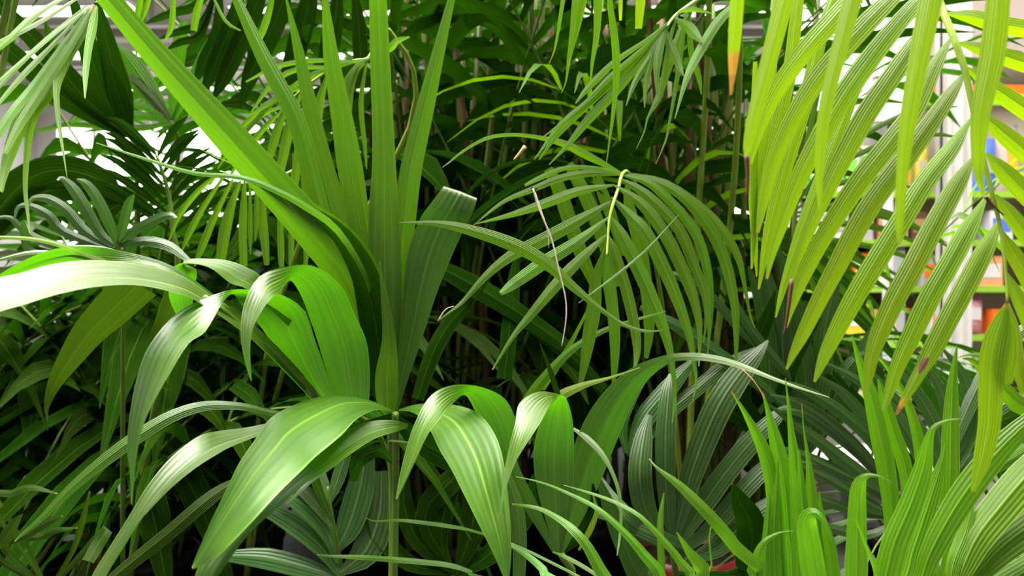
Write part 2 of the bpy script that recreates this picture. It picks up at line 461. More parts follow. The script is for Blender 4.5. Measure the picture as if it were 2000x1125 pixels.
def pack(kind, x, y, wpx, hpx, dep, mat, label, cat, d=DS, mat2=None):
    """a product on a shelf: x centre, y base in the frame, at depth d"""
    wd = wpx * d / F; ht = hpx * d / F
    o = empty(kind, (px(x, d), d + 0.12, pz(y, d)), label, cat)
    if kind == 'plastic_bag':           # pillow-shaped bag with crimped ends
        V, Fc = [], []
        nu, nv = 8, 7
        for s in (-1, 1):
            for i in range(nv + 1):
                for j in range(nu + 1):
                    a, b = j / nu * 2 - 1, i / nv
                    bul = (1 - a * a) ** 0.6 * (1 - (2 * b - 1) ** 4) ** 0.7
                    V.append((a * wd / 2 * (1 - 0.06 * bul), s * dep / 2 * bul, b * ht))
        for s in range(2):
            o0 = s * (nu + 1) * (nv + 1)
            for i in range(nv):
                for j in range(nu):
                    a = o0 + i * (nu + 1) + j
                    q = (a, a + 1, a + nu + 2, a + nu + 1)
                    Fc.append(q if s == 0 else q[::-1])
        mesh_obj('bag_body', V, Fc, mat, o)
        boxes('print_panel', [(-wd * 0.22, wd * 0.22, -dep / 2 - 0.004, -dep / 2, ht * 0.35, ht * 0.65)], mat2 or 'p_white', o)
    elif kind == 'carton':
        boxes('carton_body', [(-wd / 2, wd / 2, -dep / 2, dep / 2, 0, ht)], mat, o, bevel=0.004)
        boxes('print_panel', [(-wd * 0.4, wd * 0.4, -dep / 2 - 0.003, -dep / 2, ht * 0.3, ht * 0.75)], mat2 or 'p_white', o)
    elif kind == 'bottle':
        r = wd / 2
        lathe('bottle_body', [(r * 0.9, 0), (r, ht * 0.04), (r, ht * 0.6), (r * 0.85, ht * 0.7), (r * 0.35, ht * 0.8), (r * 0.32, ht * 0.88)], mat, o, 16)
        lathe('bottle_cap', [(r * 0.38, ht * 0.88), (r * 0.38, ht), (0.001, ht)], mat2 or 'p_black', o, 16)
    elif kind == 'flower_pot':
        r = wd / 2
        lathe('pot_wall', [(r * 0.7, 0), (r * 0.95, ht * 0.82), (r, ht * 0.83), (r, ht), (r * 0.9, ht), (r * 0.85, ht * 0.85), (0.001, ht * 0.85)], mat, o, 20)
        lathe('pot_rim', [(r * 0.97, ht * 0.9), (r * 1.05, ht * 0.9), (r * 1.05, ht), (r * 0.97, ht)], mat2 or mat, o, 20)
    return o
L1, L2, L3, L4 = 375, 470, 560, 655
pack('plastic_bag', 1886, L1, 36, 58, .10, 'p_blue', 'blue plastic bag on the top shelf left of the rachis', 'bag')
pack('plastic_bag', 1945, L1, 44, 112, .12, 'p_blue', 'tall blue plastic bag on the top shelf beside brown sacks', 'bag', mat2='p_silver')
pack('plastic_bag', 1990, L1, 44, 140, .12, 'p_taupe', 'taupe brown sack on the top shelf at the right edge', 'bag', mat2='p_yellow')
pack('plastic_bag', 1816, L1, 36, 100, .10, 'p_mustard', 'mustard coloured bag on the top shelf left of the column', 'bag', mat2='p_cream')
pack('carton', 1776, L1, 30, 70, .12, 'p_cream', 'cream carton on the top shelf beside the mustard bag', 'carton', mat2='p_yellow')
pack('carton', 1665, L1, 40, 90, .14, 'p_white', 'white carton on the top shelf under the sign', 'carton', mat2='p_green_pack')
pack('plastic_bag', 1722, L1, 40, 96, .10, 'p_green_pack', 'bright green bag on the top shelf behind the lime leaflets', 'bag', mat2='p_white')
pack('plastic_bag', 1610, L1, 44, 80, .10, 'p_green_pack', 'green bag at the left end of the top shelf', 'bag', mat2='p_yellow')
pack('carton', 1640, L2, 46, 62, .16, 'p_white', 'white carton with grey print on the second shelf', 'carton', mat2='p_silver')
pack('carton', 1695, L2, 34, 70, .16, 'p_silver', 'silver grey carton on the second shelf', 'carton')
pack('carton', 1738, L2, 24, 50, .14, 'p_peach', 'peach coloured carton on the second shelf', 'carton', mat2='p_red')
pack('carton', 1805, L2, 30, 58, .14, 'p_brown', 'dark brown carton on the second shelf', 'carton', mat2='p_kraft')
pack('carton', 1770, L2, 24, 40, .14, 'p_white', 'small white carton between peach and brown cartons', 'carton')
pack('bottle', 1890, L2, 20, 55, .1, 'p_teal', 'teal bottle with black cap on the second shelf', 'bottle')
pack('bottle', 1916, L2, 20, 52, .1, 'p_blue', 'blue bottle with white cap on the second shelf', 'bottle', mat2='p_white')
pack('carton', 1965, L2, 44, 60, .16, 'p_white', 'white carton on the second shelf at the right edge', 'carton', mat2='p_blue')
pack('carton', 1590, L2, 34, 44, .14, 'p_kraft', 'kraft cardboard carton at the left end of the second shelf', 'carton', mat2='p_white')
pack('carton', 1692, L3, 36, 66, .16, 'p_orange', 'orange carton on the third shelf', 'carton', mat2='p_white')
pack('carton', 1742, L3, 50, 74, .16, 'p_white', 'white paper box on the third shelf beside the orange carton', 'carton', mat2='p_silver')
pack('flower_pot', 1788, L3, 30, 40, .1, 'p_grey_dark', 'dark grey flower pot on the third shelf', 'pot', mat2='p_red')
pack('carton', 1830, L3, 44, 60, .16, 'p_silver', 'silver box with orange print on the third shelf', 'carton', mat2='p_orange')
pack('flower_pot', 1882, L3, 36, 36, .1, 'p_black', 'black flower pot on the third shelf', 'pot')
pack('carton', 1640, L3, 40, 58, .16, 'p_cream', 'cream carton on the third shelf at the left', 'carton', mat2='p_peach')
pack('carton', 1940, L3, 56, 60, .16, 'p_peach', 'peach box on the third shelf at the right', 'carton')
pack('plastic_bag', 1912, L4, 60, 84, .14, 'p_pink', 'pink bag on the fourth shelf', 'bag')
pack('flower_pot', 1790, L4, 34, 52, .12, 'p_grey_dark', 'grey flower pot with red rim on the fourth shelf', 'pot', mat2='p_red')
pack('carton', 1735, L4, 52, 50, .16, 'p_kraft', 'kraft carton on the fourth shelf', 'carton', mat2='p_yellow')
pack('carton', 1680, L4, 44, 60, .16, 'p_yellow', 'yellow carton on the fourth shelf', 'carton', mat2='p_white')
pack('carton', 1850, L4, 50, 56, .16, 'p_white', 'white box on the fourth shelf', 'carton', mat2='p_orange')
pack('carton', 1630, L4, 40, 48, .16, 'p_white', 'white box at the left end of the fourth shelf', 'carton', mat2='p_grey_mid')
pack('carton', 1965, L4, 34, 50, .16, 'p_orange', 'orange box at the right end of the fourth shelf', 'carton', mat2='p_yellow')
# loose pots on the floor that glint between the stalks
def floor_pot(x, y_rim, d, r, mat, label, rim=None):
    o = empty('flower_pot', (px(x, d), d, 0), label, 'pot')
    h = pz(y_rim, d)
    lathe('pot_wall', [(r * 0.72, 0), (r * 0.96, h * 0.86), (r, h * 0.87), (r, h), (r * 0.9, h), (r * 0.86, h * 0.9), (0.001, h * 0.9)], mat, o)
    lathe('pot_rim', [(r * 0.99, h * 0.88), (r * 1.06, h * 0.88), (r * 1.06, h), (r * 0.99, h)], rim or mat, o)
floor_pot(1485, 935, 2.05, 0.14, 'pot_white', 'white flower pot with a red rim behind the ribbed palm', 'pot_red')
floor_pot(1740, 890, 2.3, 0.17, 'pot_white', 'white flower pot on the floor behind the arching grey palm')
floor_pot(1600, 885, 2.75, 0.16, 'pot_white', 'white flower pot farther back between the right palms')
floor_pot(245, 985, 1.9, 0.12, 'pot_terracotta', 'orange terracotta pot glimpsed low between the left palms', 'pot_white')

# ------------------------------------------------------------------ plants
class Plant:
    def __init__(s, name, label, x, d, pot='pot_black', r=0.12, h=0.27, group=None, cat='palm'):
        s.loc = Vector((px(x, d), d, 0))
        s.o = empty(name, s.loc, label, cat, group)
        s.h = h; r = r * 0.72
        p = lathe('pot', [(r * 0.74, 0), (r * 0.95, h * 0.88), (r, h * 0.89), (r, h), (r * 0.93, h), (r * 0.9, h * 0.93), (0.001, h * 0.93)], pot, s.o, 24)
        lathe('soil', [(0.001, h * 0.9), (r * 0.9, h * 0.9), (r * 0.88, h * 0.955), (r * 0.4, h * 0.975), (0.001, h * 0.97)], 'soil', s.o, 24)
        s.root = s.loc + Vector((0, 0, h * 0.95))
    def frond(s, pts, rad=(0.006, 0.002), mat='stalk', via=(), j=(0, 0)):
        """stalk from the soil through via (world points) along pts (world points); leaflets become its children"""
        r = s.root + Vector((j[0], j[1], 0))
        p0 = Vector(pts[0]) if not via else Vector(via[0])
        if not via and len(pts) > 1:
            mid = r.lerp(p0, 0.5) + Vector((0, 0, 0.03)); head = [r, mid]
        else:
            head = [r]
        allp = head + [Vector(q) for q in via] + [Vector(q) for q in pts]
        return tube('frond', allp, rad, mat, s.o, 8, 5)

def fr(plant, s, d, rad=(0.004, 0.0015), mat='stalk', via=(), j=(0, 0)):
    st = parse(s); k = len(st)
    if not isinstance(d, (tuple, list)): d = (d, d)
    return plant.frond([P(q[0], q[1], lerp_list(d, i / max(1, k - 1))) for i, q in enumerate(st)], rad, mat, via, j)

def many(parent, rows, d, m, **kw):
    for i, r in enumerate(rows):
        lf(parent, r, d, m, **kw)

# ---- the broad-leaved palm in the middle
A = Plant('broadleaf_palm', 'broad-leaved green palm in the middle, upright blades above arching glossy leaves', 765, 0.86, r=0.13)
fa = fr(A, '768,1000;766,900;764,830', (0.88, 0.87, 0.86), (0.0055, 0.005, 0.005))
lf(fa, '195,-20,42;300,105,52;430,250,66;530,362,72;620,465,74;690,565,62;735,690,40;758,810,14', (0.66, 0.70, 0.76, 0.82, 0.86), 'spear', (-14, -12, -6, 0), 0.38)
lf(fa, '452,-25,16;515,110,30;576,225,36;606,325,41;632,425,46;690,570,44;735,700,34;757,815,12', (0.80, 0.84, 0.87, 0.88), 'spear', (15, 12, 0), 0.3)
lf(fa, '558,-8,3;583,100,20;609,225,31;633,325,37;662,425,42;705,545,46;738,690,36;759,815,12', (0.83, 0.86, 0.88, 0.88), 'spear', (-15, -8, 0), 0.12)
lf(fa, '634,-12,10;647,110,30;668,225,41;684,325,49;701,425,44;724,545,42;746,690,30;760,815,12', (0.80, 0.84, 0.87, 0.875), 'spear', (18, 14, 0), 0.3)
lf(fa, '734,-70,28;738,0,34;742,110,38;747,225,41;750,325,46;750,425,60;752,540,66;756,660,58;763,810,18', (0.80, 0.84, 0.86, 0.865), 'spear', (14, 8, 0), 0.12)
lf(fa, '888,-30,12;853,112,26;826,225,37;803,325,42;790,425,44;781,520,40;774,640,32;765,810,12', (0.82, 0.85, 0.87, 0.875), 'spear', (12, 10, 0), 0.3)
le(fa, '815,470,870,488; 842,405,905,425; 868,362,931,385; 842,396,924,412; 818,432,907,445; 794,500,880,505; 786,580,852,575; 780,660,824,662; 774,730,800,732; 764,812,774,812',
   (0.93, 0.875, 0.845, 0.84, 0.845, 0.85, 0.855, 0.86, 0.862, 0.862), 'kentia', (0.0,), 0.05)
lf(fa, '335,322,2;430,338,7;520,366,13;600,412,26;665,462,46;712,545,62;736,650,64;752,760,44;760,815,14', (0.70, 0.76, 0.80, 0.835), 'dark', (-45, -40, -30, -15), 0.2)  # underside in shade; that shade is put into the dark leaf colour
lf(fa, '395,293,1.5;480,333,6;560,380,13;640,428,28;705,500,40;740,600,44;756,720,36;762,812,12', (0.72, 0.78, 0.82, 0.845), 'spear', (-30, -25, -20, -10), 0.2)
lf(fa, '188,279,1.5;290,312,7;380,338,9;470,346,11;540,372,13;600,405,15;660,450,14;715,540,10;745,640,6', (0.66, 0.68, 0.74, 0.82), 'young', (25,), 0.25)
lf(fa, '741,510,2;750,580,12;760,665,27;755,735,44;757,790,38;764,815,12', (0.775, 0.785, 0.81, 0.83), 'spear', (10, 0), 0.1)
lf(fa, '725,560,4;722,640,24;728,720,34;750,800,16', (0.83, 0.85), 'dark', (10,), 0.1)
# frond bending left
fb = fr(A, '768,960;750,870;712,822;640,786;560,712;480,642;400,580', (0.90, 0.89, 0.86, 0.82, 0.76, 0.71, 0.66), (0.004, 0.0032, 0.0025), 'stalk')
le(fb, '690,800,708,805; 655,770,722,775; 625,675,719,675; 600,600,694,612; 582,562,664,553; 564,546,610,517; 545,572,545,524; 532,585,505,546; 517,612,482,600; 502,645,478,655; 494,690,484,705; 492,742,490,744',
   (0.82, 0.81, 0.79, 0.765, 0.745, 0.72, 0.685, 0.65, 0.62, 0.595, 0.58, 0.575), 'kentia', (0, 0, 0, 0, 0, 0.01, 0.04, 0.06, 0.05, 0), 0.10)
le(fb, '650,800,680,805; 600,765,655,770; 545,690,620,675; 512,640,592,602; 470,592,540,570; 455,573,488,565; 435,590,437,569; 402,650,350,612; 372,677,298,676; 340,735,276,740; 302,805,262,820; 284,850,257,880; 270,905,258,920; 258,985,256,985',
   (0.82, 0.80, 0.78, 0.755, 0.725, 0.70, 0.665, 0.625, 0.585, 0.55, 0.525, 0.515, 0.51, 0.51), 'kentia', (0, 0, 0, 0, 0, 0.01, 0.04, 0.07, 0.07, 0.04, 0), 0.08, tip=0.03)
le(fb, '620,790,628,770; 500,672,510,648; 385,594,397,570; 330,577,342,541; 260,567,262,524; 185,573,180,519; 115,588,108,527; 55,607,44,545; -8,626,-14,560; -85,668,-90,615; -150,710,-150,705',
   (0.82, 0.72, 0.66, 0.63, 0.60, 0.575, 0.555, 0.54, 0.525, 0.515, 0.51), 'kentia', (0, 0.03, 0.07, 0.08, 0.08, 0.07, 0.05), 0.10)
le(fb, '620,788,628,776; 500,668,512,652; 380,570,392,556; 300,520,318,512; 210,518,205,484; 130,527,122,481; 60,542,60,497; -5,562,-5,532; -80,600,-75,590',
   (0.82, 0.74, 0.69, 0.67, 0.655, 0.65, 0.645, 0.64, 0.635), 'kentia', (0, 0, 0.01, 0, -0.03, -0.04, -0.03), 0.1)
lf(fb, '-20,462,6;60,466,9;115,478,9;160,494,10;230,515,12;320,540,14;400,578,16;500,655,14;620,782,8', (0.62, 0.63, 0.66, 0.72, 0.82), 'lime', (30,), 0.3)
lf(fb, '-20,512,5;50,494,9;105,493,10;160,501,10;230,520,9;320,548,12;420,600,14', (0.64, 0.65, 0.68), 'kentia', (35,), 0.25)
lf(fb, '130,479,3;200,486,14;270,512,22;335,545,24;400,582,18;500,662,12;620,786,8', (0.66, 0.67, 0.70, 0.76, 0.82), 'kentia', (40, 30, 10), 0.2)
le(fb, '560,640,580,610; 482,572,515,555; 445,558,495,536; 405,528,440,514; 352,520,362,512; 338,540,386,530; 330,580,378,575; 345,620,375,620',
   (0.76, 0.74, 0.73, 0.72, 0.725, 0.74, 0.76, 0.77), 'kentia', (0.03, 0.05, 0.04, 0.02, 0.0), 0.15)
lf(fb, '270,555,84;215,610,74;175,650,62;135,705,44;106,752,25;91,795,9;93,822,2', (0.80, 0.80, 0.80, 0.79), 'olive', (-20, -20, -10), 0.08)  # olive colour carries the shade that belongs under the wide blade above
lf(fb, '345,570,44;325,620,38;300,668,18;288,705,3', (0.80, 0.80), 'olive', (-25,), 0.08)
# lower arching frond
fc = fr(A, '772,1000;773,900;772,808', (0.86, 0.84, 0.80), (0.0045, 0.004))
le(fc, '765,806,770,804; 735,799,718,778; 700,811,645,767; 665,842,580,780; 615,881,528,806; 585,908,495,848; 540,952,462,896; 500,996,438,945; 455,1045,410,1003; 420,1082,388,1056; 395,1101,378,1088; 376,1112,375,1108',
   (0.80, 0.77, 0.73, 0.69, 0.655, 0.625, 0.595, 0.57, 0.55, 0.535, 0.53, 0.525), 'kentia', (0, 0.03, 0.07, 0.09, 0.09, 0.08, 0.07, 0.06, 0.03, 0), 0.06, tip=0.03, curl=-0.15)
le(fc, '795,836,798,828; 760,848,768,822; 722,866,720,828; 680,896,680,845; 640,930,640,875; 598,957,595,908; 550,1002,540,955; 500,1047,482,1018; 452,1108,430,1068; 425,1150,392,1122; 400,1200,385,1190',
   (0.80, 0.77, 0.74, 0.705, 0.67, 0.64, 0.61, 0.585, 0.565, 0.55, 0.54), 'kentia', (0, 0.03, 0.05, 0.06, 0.06, 0.05, 0.03), 0.16)
lf(fc, '800,864,4;745,860,6;700,874,12;655,902,14;610,935,12;560,985,5', (0.78, 0.74, 0.70), 'kentia', (40,), 0.2)
le(fc, '700,815,705,808; 610,822,610,808; 530,845,540,824; 480,866,482,840; 440,887,430,850; 400,915,392,862; 350,957,342,903; 304,1005,300,955; 272,1042,268,1008; 242,1090,236,1058; 222,1125,195,1122; 190,1180,170,1175',
   (0.80, 0.77, 0.74, 0.715, 0.69, 0.665, 0.64, 0.615, 0.595, 0.58, 0.57, 0.56), 'kentia', (0, 0.01, 0.04, 0.06, 0.06, 0.05, 0.03), 0.18)
lf(fc, '640,815,8;580,812,12;525,805,13;470,793,17;400,792,22;340,810,27;282,843,30;215,890,28;140,952,20;85,1008,13;45,1042,7;28,1058,2', (0.80, 0.77, 0.74, 0.72, 0.70, 0.69), 'kentia', (30, 28, 20, 10), 0.2, tip=0.025)
lf(fc, '470,935,14;430,958,26;390,988,30;330,1040,30;270,1088,28;215,1132,22', (0.78, 0.74, 0.72), 'olive', (20,), 0.25)
le(fc, '778,803,780,799; 800,804,815,790; 820,815,870,789; 840,842,928,805; 858,880,962,842; 880,917,980,890; 906,968,989,950; 937,1030,996,1020; 962,1080,998,1080; 985,1132,994,1130',
   (0.80, 0.78, 0.75, 0.715, 0.685, 0.66, 0.635, 0.615, 0.605, 0.60), 'kentia', (0, 0.02, 0.06, 0.07, 0.05, 0.03, 0.02), 0.10, curl=-0.12)
lf(fc, '985,915,14;1008,985,28;1015,1060,28;1013,1140,24', (0.74, 0.73), 'kentia', (15,), 0.2)
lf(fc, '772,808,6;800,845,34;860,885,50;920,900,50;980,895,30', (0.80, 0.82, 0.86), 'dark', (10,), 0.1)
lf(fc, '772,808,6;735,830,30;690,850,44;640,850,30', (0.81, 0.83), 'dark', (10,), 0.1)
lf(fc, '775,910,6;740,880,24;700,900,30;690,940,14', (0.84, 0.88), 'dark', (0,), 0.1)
# right-hand frond with folded leaves
fd = fr(A, '1112,1140;1096,1082', (0.80, 0.79), (0.0045, 0.004), 'stalk', j=(0.05, -0.02))
le(fd, '1080,1080,1090,1082; 1020,985,1050,985; 985,912,1010,900; 955,850,1009,832; 930,806,988,780; 908,770,942,755; 883,788,885,752; 864,815,842,774; 840,850,815,826; 822,890,798,880; 804,926,784,935; 776,975,773,975',
   (0.79, 0.79, 0.785, 0.775, 0.76, 0.735, 0.70, 0.665, 0.635, 0.61, 0.59, 0.58), 'kentia', (0, 0, 0, 0, 0, 0.01, 0.03, 0.05, 0.04, 0), 0.1)
le(fd, '1086,1078,1098,1078; 1052,965,1117,985; 1042,880,1121,890; 1060,808,1119,822; 1078,786,1108,782; 1087,778,1096,771; 1074,790,1050,766; 1058,822,1014,790; 1036,860,1008,828; 1016,897,998,880; 1004,925,990,925; 990,962,984,965; 973,1026,972,1026',
   (0.79, 0.785, 0.78, 0.765, 0.745, 0.725, 0.69, 0.66, 0.635, 0.61, 0.595, 0.585, 0.58), 'kentia', (0, 0, 0, 0, 0, 0.01, 0.03, 0.05, 0.04, 0), 0.1)
lf(fd, '1096,1082,8;1125,985,66;1155,895,84;1188,815,76;1238,742,46;1300,703,18;1350,696,15;1400,701,15;1450,715,13;1500,735,10;1560,757,6;1620,776,2', (0.79, 0.80, 0.79, 0.76, 0.74, 0.72), 'kentia', (-35, -30, -15, 20, 40, 40), 0.12)
lf(fd, '1118,836,5;1145,854,12;1175,885,11;1196,922,8;1209,962,7;1213,1005,6;1210,1050,5;1205,1085,2', (0.80, 0.76, 0.72), 'kentia', (20,), 0.25)
lf(fd, '1060,800,16;1095,772,21;1140,752,13;1190,738,6;1250,718,2', (0.80, 0.78), 'lime', (20,), 0.2)
lf(fd, '1054,670,1.5;1068,706,7;1082,746,11;1094,790,12', (0.80, 0.78), 'dark', (0,), 0.1)
lf(fd, '1096,1080,10;1080,1010,50;1075,930,64;1080,860,44', (0.82, 0.83), 'dark', (10,), 0.1)  # dark blade standing in for the shadow of the folded leaf
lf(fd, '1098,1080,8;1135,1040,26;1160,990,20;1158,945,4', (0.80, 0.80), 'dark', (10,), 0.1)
lf(fd, '1158,965,3;1165,1000,8;1150,1040,12;1130,1075,4', (0.72, 0.72), 'lime', (10,), 0.1)

# ---- dark low palm left of the middle
E = Plant('low_palm', 'low dark palm with a yellow-green stalk under the big glossy leaves', 668, 1.08, r=0.11)
fe = fr(E, '670,1135;658,1060;647,1000;640,950', (1.0, 0.98, 0.97, 0.97), (0.004, 0.0035, 0.0015), 'stalk')
many(fe, ['660,1100,8;640,1040,30;600,990,38;550,955,30;515,930,10', '667,1128,8;630,1070,34;570,1020,38;500,985,20',
          '648,1030,6;625,990,26;590,955,24;560,940,8', '645,990,6;630,945,26;610,895,22', '643,985,6;660,935,26;678,880,20',
          '655,1080,8;680,1030,50;702,960,54;715,890,34', '664,1120,10;715,1075,60;742,1000,54;745,920,24',
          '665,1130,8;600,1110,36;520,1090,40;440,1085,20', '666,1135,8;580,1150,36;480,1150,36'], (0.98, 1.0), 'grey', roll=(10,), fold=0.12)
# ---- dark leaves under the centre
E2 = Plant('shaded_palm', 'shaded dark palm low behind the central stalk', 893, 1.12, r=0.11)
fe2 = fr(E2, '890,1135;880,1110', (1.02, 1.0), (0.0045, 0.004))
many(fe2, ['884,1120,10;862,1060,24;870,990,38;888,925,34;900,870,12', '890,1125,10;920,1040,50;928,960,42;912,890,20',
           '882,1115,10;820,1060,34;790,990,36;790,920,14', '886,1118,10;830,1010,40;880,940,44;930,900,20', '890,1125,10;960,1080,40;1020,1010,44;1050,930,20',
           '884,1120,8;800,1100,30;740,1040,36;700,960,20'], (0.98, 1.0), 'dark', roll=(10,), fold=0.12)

# ---- young grassy plant at the bottom
G = Plant('young_palm', 'young palm with narrow arching lime leaves at the bottom centre', 1260, 0.62, r=0.09, h=0.2)
fg = fr(G, '1262,1240;1262,1190', (0.62, 0.62), (0.005, 0.004), 'stalk_lime')
for s, d in (('1262,1195,8;1292,1132,24;1260,1085,21;1220,1040,15;1170,995,10;1120,968,7;1060,943,4;1008,931,1', (0.62, 0.64, 0.68)),
             ('1262,1195,8;1346,1132,20;1330,1098,18;1300,1060,14;1250,1008,9;1200,980,7;1150,962,5;1100,947,1', (0.62, 0.63, 0.68)),
             ('1262,1195,8;1187,1132,26;1150,1070,22;1120,1035,18;1090,1012,12;1050,992,8;1000,985,4', (0.62, 0.64, 0.68)),
             ('1262,1195,8;1082,1132,18;1060,1110,16;1030,1085,12;998,1066,4', (0.62, 0.66)),
             ('1262,1195,10;1372,1130,34;1345,1076,16;1322,1040,2', (0.62, 0.61)),
             ('1262,1195,8;1480,1130,22;1440,1070,27;1390,1010,25;1330,950,18;1285,915,6;1268,896,2', (0.62, 0.60, 0.62)),
             ('1262,1195,8;1290,1130,14;1290,1060,13;1290,1010,11;1297,963,2', (0.64, 0.66)),
             ('1262,1195,6;1172,1127,8;1110,1090,8;1080,1078,3', (0.66, 0.7)),
             ('1262,1195,3;1380,1128,4;1385,1050,3;1396,998,1.5', (0.64, 0.66)),
             ('1262,1195,8;945,1128,6;920,1117,8;880,1104,10;830,1098,11;760,1092,11;700,1088,9;645,1086,5;620,1083,2', (0.62, 0.66, 0.70)),
             ('1262,1195,6;1040,1080,6;935,1040,5;880,1028,8;830,1021,8;780,1016,6;735,1018,3;715,1012,1', (0.66, 0.72, 0.74))):
    lf(fg, s, d, 'young', (25, 15), 0.25, tip=0.03)

# ---- ribbed palm with white lines
Hh = Plant('ribbed_palm', 'dark ribbed palm with pale parallel veins fanning up at the bottom right of centre', 1325, 1.02, r=0.12)
fh = fr(Hh, '1322,1140;1312,1066', (0.97, 0.96), (0.005, 0.004))
many(fh, ['1312,1060,8;1303,980,32;1300,900,39;1301,830,38;1306,765,30;1310,730,8', '1316,1062,9;1340,960,38;1370,870,50;1405,790,54;1445,730,46;1480,690,24;1500,665,4',
          '1322,1070,9;1370,990,38;1420,920,40;1470,860,38;1520,810,24;1545,790,4', '1330,1080,9;1400,1020,34;1450,960,34;1500,910,30;1550,880,12',
          '1338,1095,9;1400,1070,36;1450,1025,36;1500,985,26;1540,960,5', '1306,1062,9;1264,1000,42;1250,930,46;1256,860,36;1268,810,10',
          '1300,1070,8;1258,1040,36;1222,1010,40;1190,970,28;1168,925,6', '1330,1085,10;1330,1070,30;1260,1038,30;1200,1012,22;1140,998,6'], (0.95, 0.94, 0.98), 'grey', roll=(12, 5), fold=0.1)
lf(fh, '1300,1085,8;1262,1140,42;1225,1075,40;1196,1005,32;1170,938,10', (0.94, 0.9), 'grey', (-10,), 0.1)
lf(fh, '1322,1120,8;1455,1140,60;1468,1080,62;1466,1020,54;1446,980,36;1430,943,3', (0.92, 0.88), 'dark', (5,), 0.08, tip=0.03)
many(fh, ['1230,892,14;1255,822,38;1295,770,38;1330,730,28;1362,698,8', '1235,890,12;1300,812,26;1360,760,28;1420,712,26;1482,680,10',
          '1225,885,10;1215,830,20;1235,770,24;1270,720,10'], (1.0, 1.02), 'grey', roll=(15,), fold=0.15)

# ---- areca palm with the drooping frond, centre right
I = Plant('areca_palm', 'areca palm with one drooping comb-like frond right of the middle', 1340, 1.32, pot='pot_red', r=0.13, h=0.335)
fi = fr(I, '1300,640;1262,420;1232,345;1217,338;1207,370;1197,400;1190,430;1187,470;1185,500', (1.2, 1.05, 0.96, 0.92, 0.90, 0.88, 0.87, 0.86, 0.85), (0.005, 0.0032, 0.0024, 0.0022, 0.002, 0.0016, 0.0012), 'stalk_lime')
for s, d in (('1185,458,4;1150,490,16;1100,540,24;1045,605,18;1000,660,9;962,722,3', (0.87, 0.80)),
             ('1189,424,4;1130,470,22;1060,514,27;1005,553,22;978,573,9', (0.88, 0.80)),
             ('1196,392,4;1130,430,23;1060,468,27;1000,498,22;950,538,15;905,588,8;880,608,4;855,627,1.5', (0.89, 0.79)),
             ('1200,361,4;1130,373,18;1065,397,19;1000,419,11;930,437,2', (0.90, 0.82)),
             ('1212,341,4;1150,338,14;1090,349,14;1040,370,12;990,390,8;955,415,5;925,440,1.5', (0.92, 0.84)),
             ('1216,338,4;1160,328,8;1105,328,9;1060,345,10;1025,362,5', (0.92, 0.88)),
             ('1217,340,4;1150,305,16;1100,280,14;1050,268,8;1000,263,7;950,270,7;905,295,5;880,315,3;864,327,1', (0.93, 0.86))):
    lf(fi, s, d, 'areca', (12, 0), 0.2, tip=0.03)
for s, d in (('1187,458,4;1200,490,18;1222,560,22;1240,640,20;1244,690,13;1238,722,3', (0.87, 0.83)),
             ('1190,420,4;1215,460,24;1250,530,28;1280,600,26;1302,660,18;1314,720,10;1318,780,7;1313,825,2', (0.88, 0.82)),
             ('1194,385,4;1230,420,20;1262,455,26;1300,530,26;1325,590,22;1345,650,15;1354,700,9;1360,745,5;1352,785,1.5', (0.89, 0.83)),
             ('1200,362,4;1250,395,20;1295,450,24;1335,530,24;1357,590,18;1366,640,11;1366,690,5;1365,715,1.5', (0.90, 0.84)),
             ('1208,348,4;1260,378,20;1325,445,22;1356,520,20;1376,570,16;1380,620,8;1374,668,2', (0.91, 0.86)),
             ('1215,342,4;1275,362,16;1350,440,20;1378,510,18;1387,580,14;1386,640,8;1382,690,2', (0.92, 0.87)),
             ('1220,340,4;1290,358,14;1345,395,18;1392,455,22;1418,515,22;1431,570,18;1437,620,14;1438,680,8;1435,720,3', (0.93, 0.88)),
             ('1222,338,4;1300,356,12;1370,405,16;1412,450,18;1441,500,14;1453,550,8;1464,610,5;1474,640,1.5', (0.94, 0.89))):
    lf(fi, s, d, 'areca', (15, 4), 0.2, tip=0.02)
for s, d in (('1185,480,4;1187,530,24;1196,600,23;1201,660,21;1200,720,13;1197,760,2', (0.86, 0.84)),
             ('1184,480,4;1165,540,20;1160,600,28;1150,660,26;1140,720,15;1130,765,3', (0.86, 0.84)),
             ('1225,350,4;1228,400,20;1250,480,25;1262,560,24;1268,640,20;1262,700,8', (0.94, 0.94)),
             ('1070,330,18;1090,365,27;1112,430,28;1137,500,26;1165,565,16', (0.97, 0.97)), ('1110,320,18;1130,355,25;1160,420,27;1182,480,25;1205,560,14', (0.98, 0.97)),
             ('1160,330,14;1178,380,22;1200,440,20;1215,500,10', (1.0, 1.0))):
    lf(fi, s, d, 'areca', (0,), 0.15)
lf(fi, '1295,645,2;1262,647,6;1220,635,8;1175,605,10;1120,560,18;1065,511,26;1000,476,28;915,448,22;850,436,12;780,435,2', (0.80, 0.82, 0.80), 'areca', (15,), 0.2, tip=0.02)
lf(fi, '1326,419,1.5;1260,490,5;1200,540,6;1130,592,3', (0.80, 0.82), 'kentia', (20,), 0.2)
lf(fi, '1300,608,1.5;1240,625,7;1180,645,11;1120,680,15;1070,730,21;1030,782,22;1000,840,10', (0.84, 0.90), 'areca', (20,), 0.2, tip=0.02)
lf(fi, '1150,600,4;1120,660,8;1085,720,12;1060,760,8', (0.86, 0.9), 'areca', (10,), 0.2)
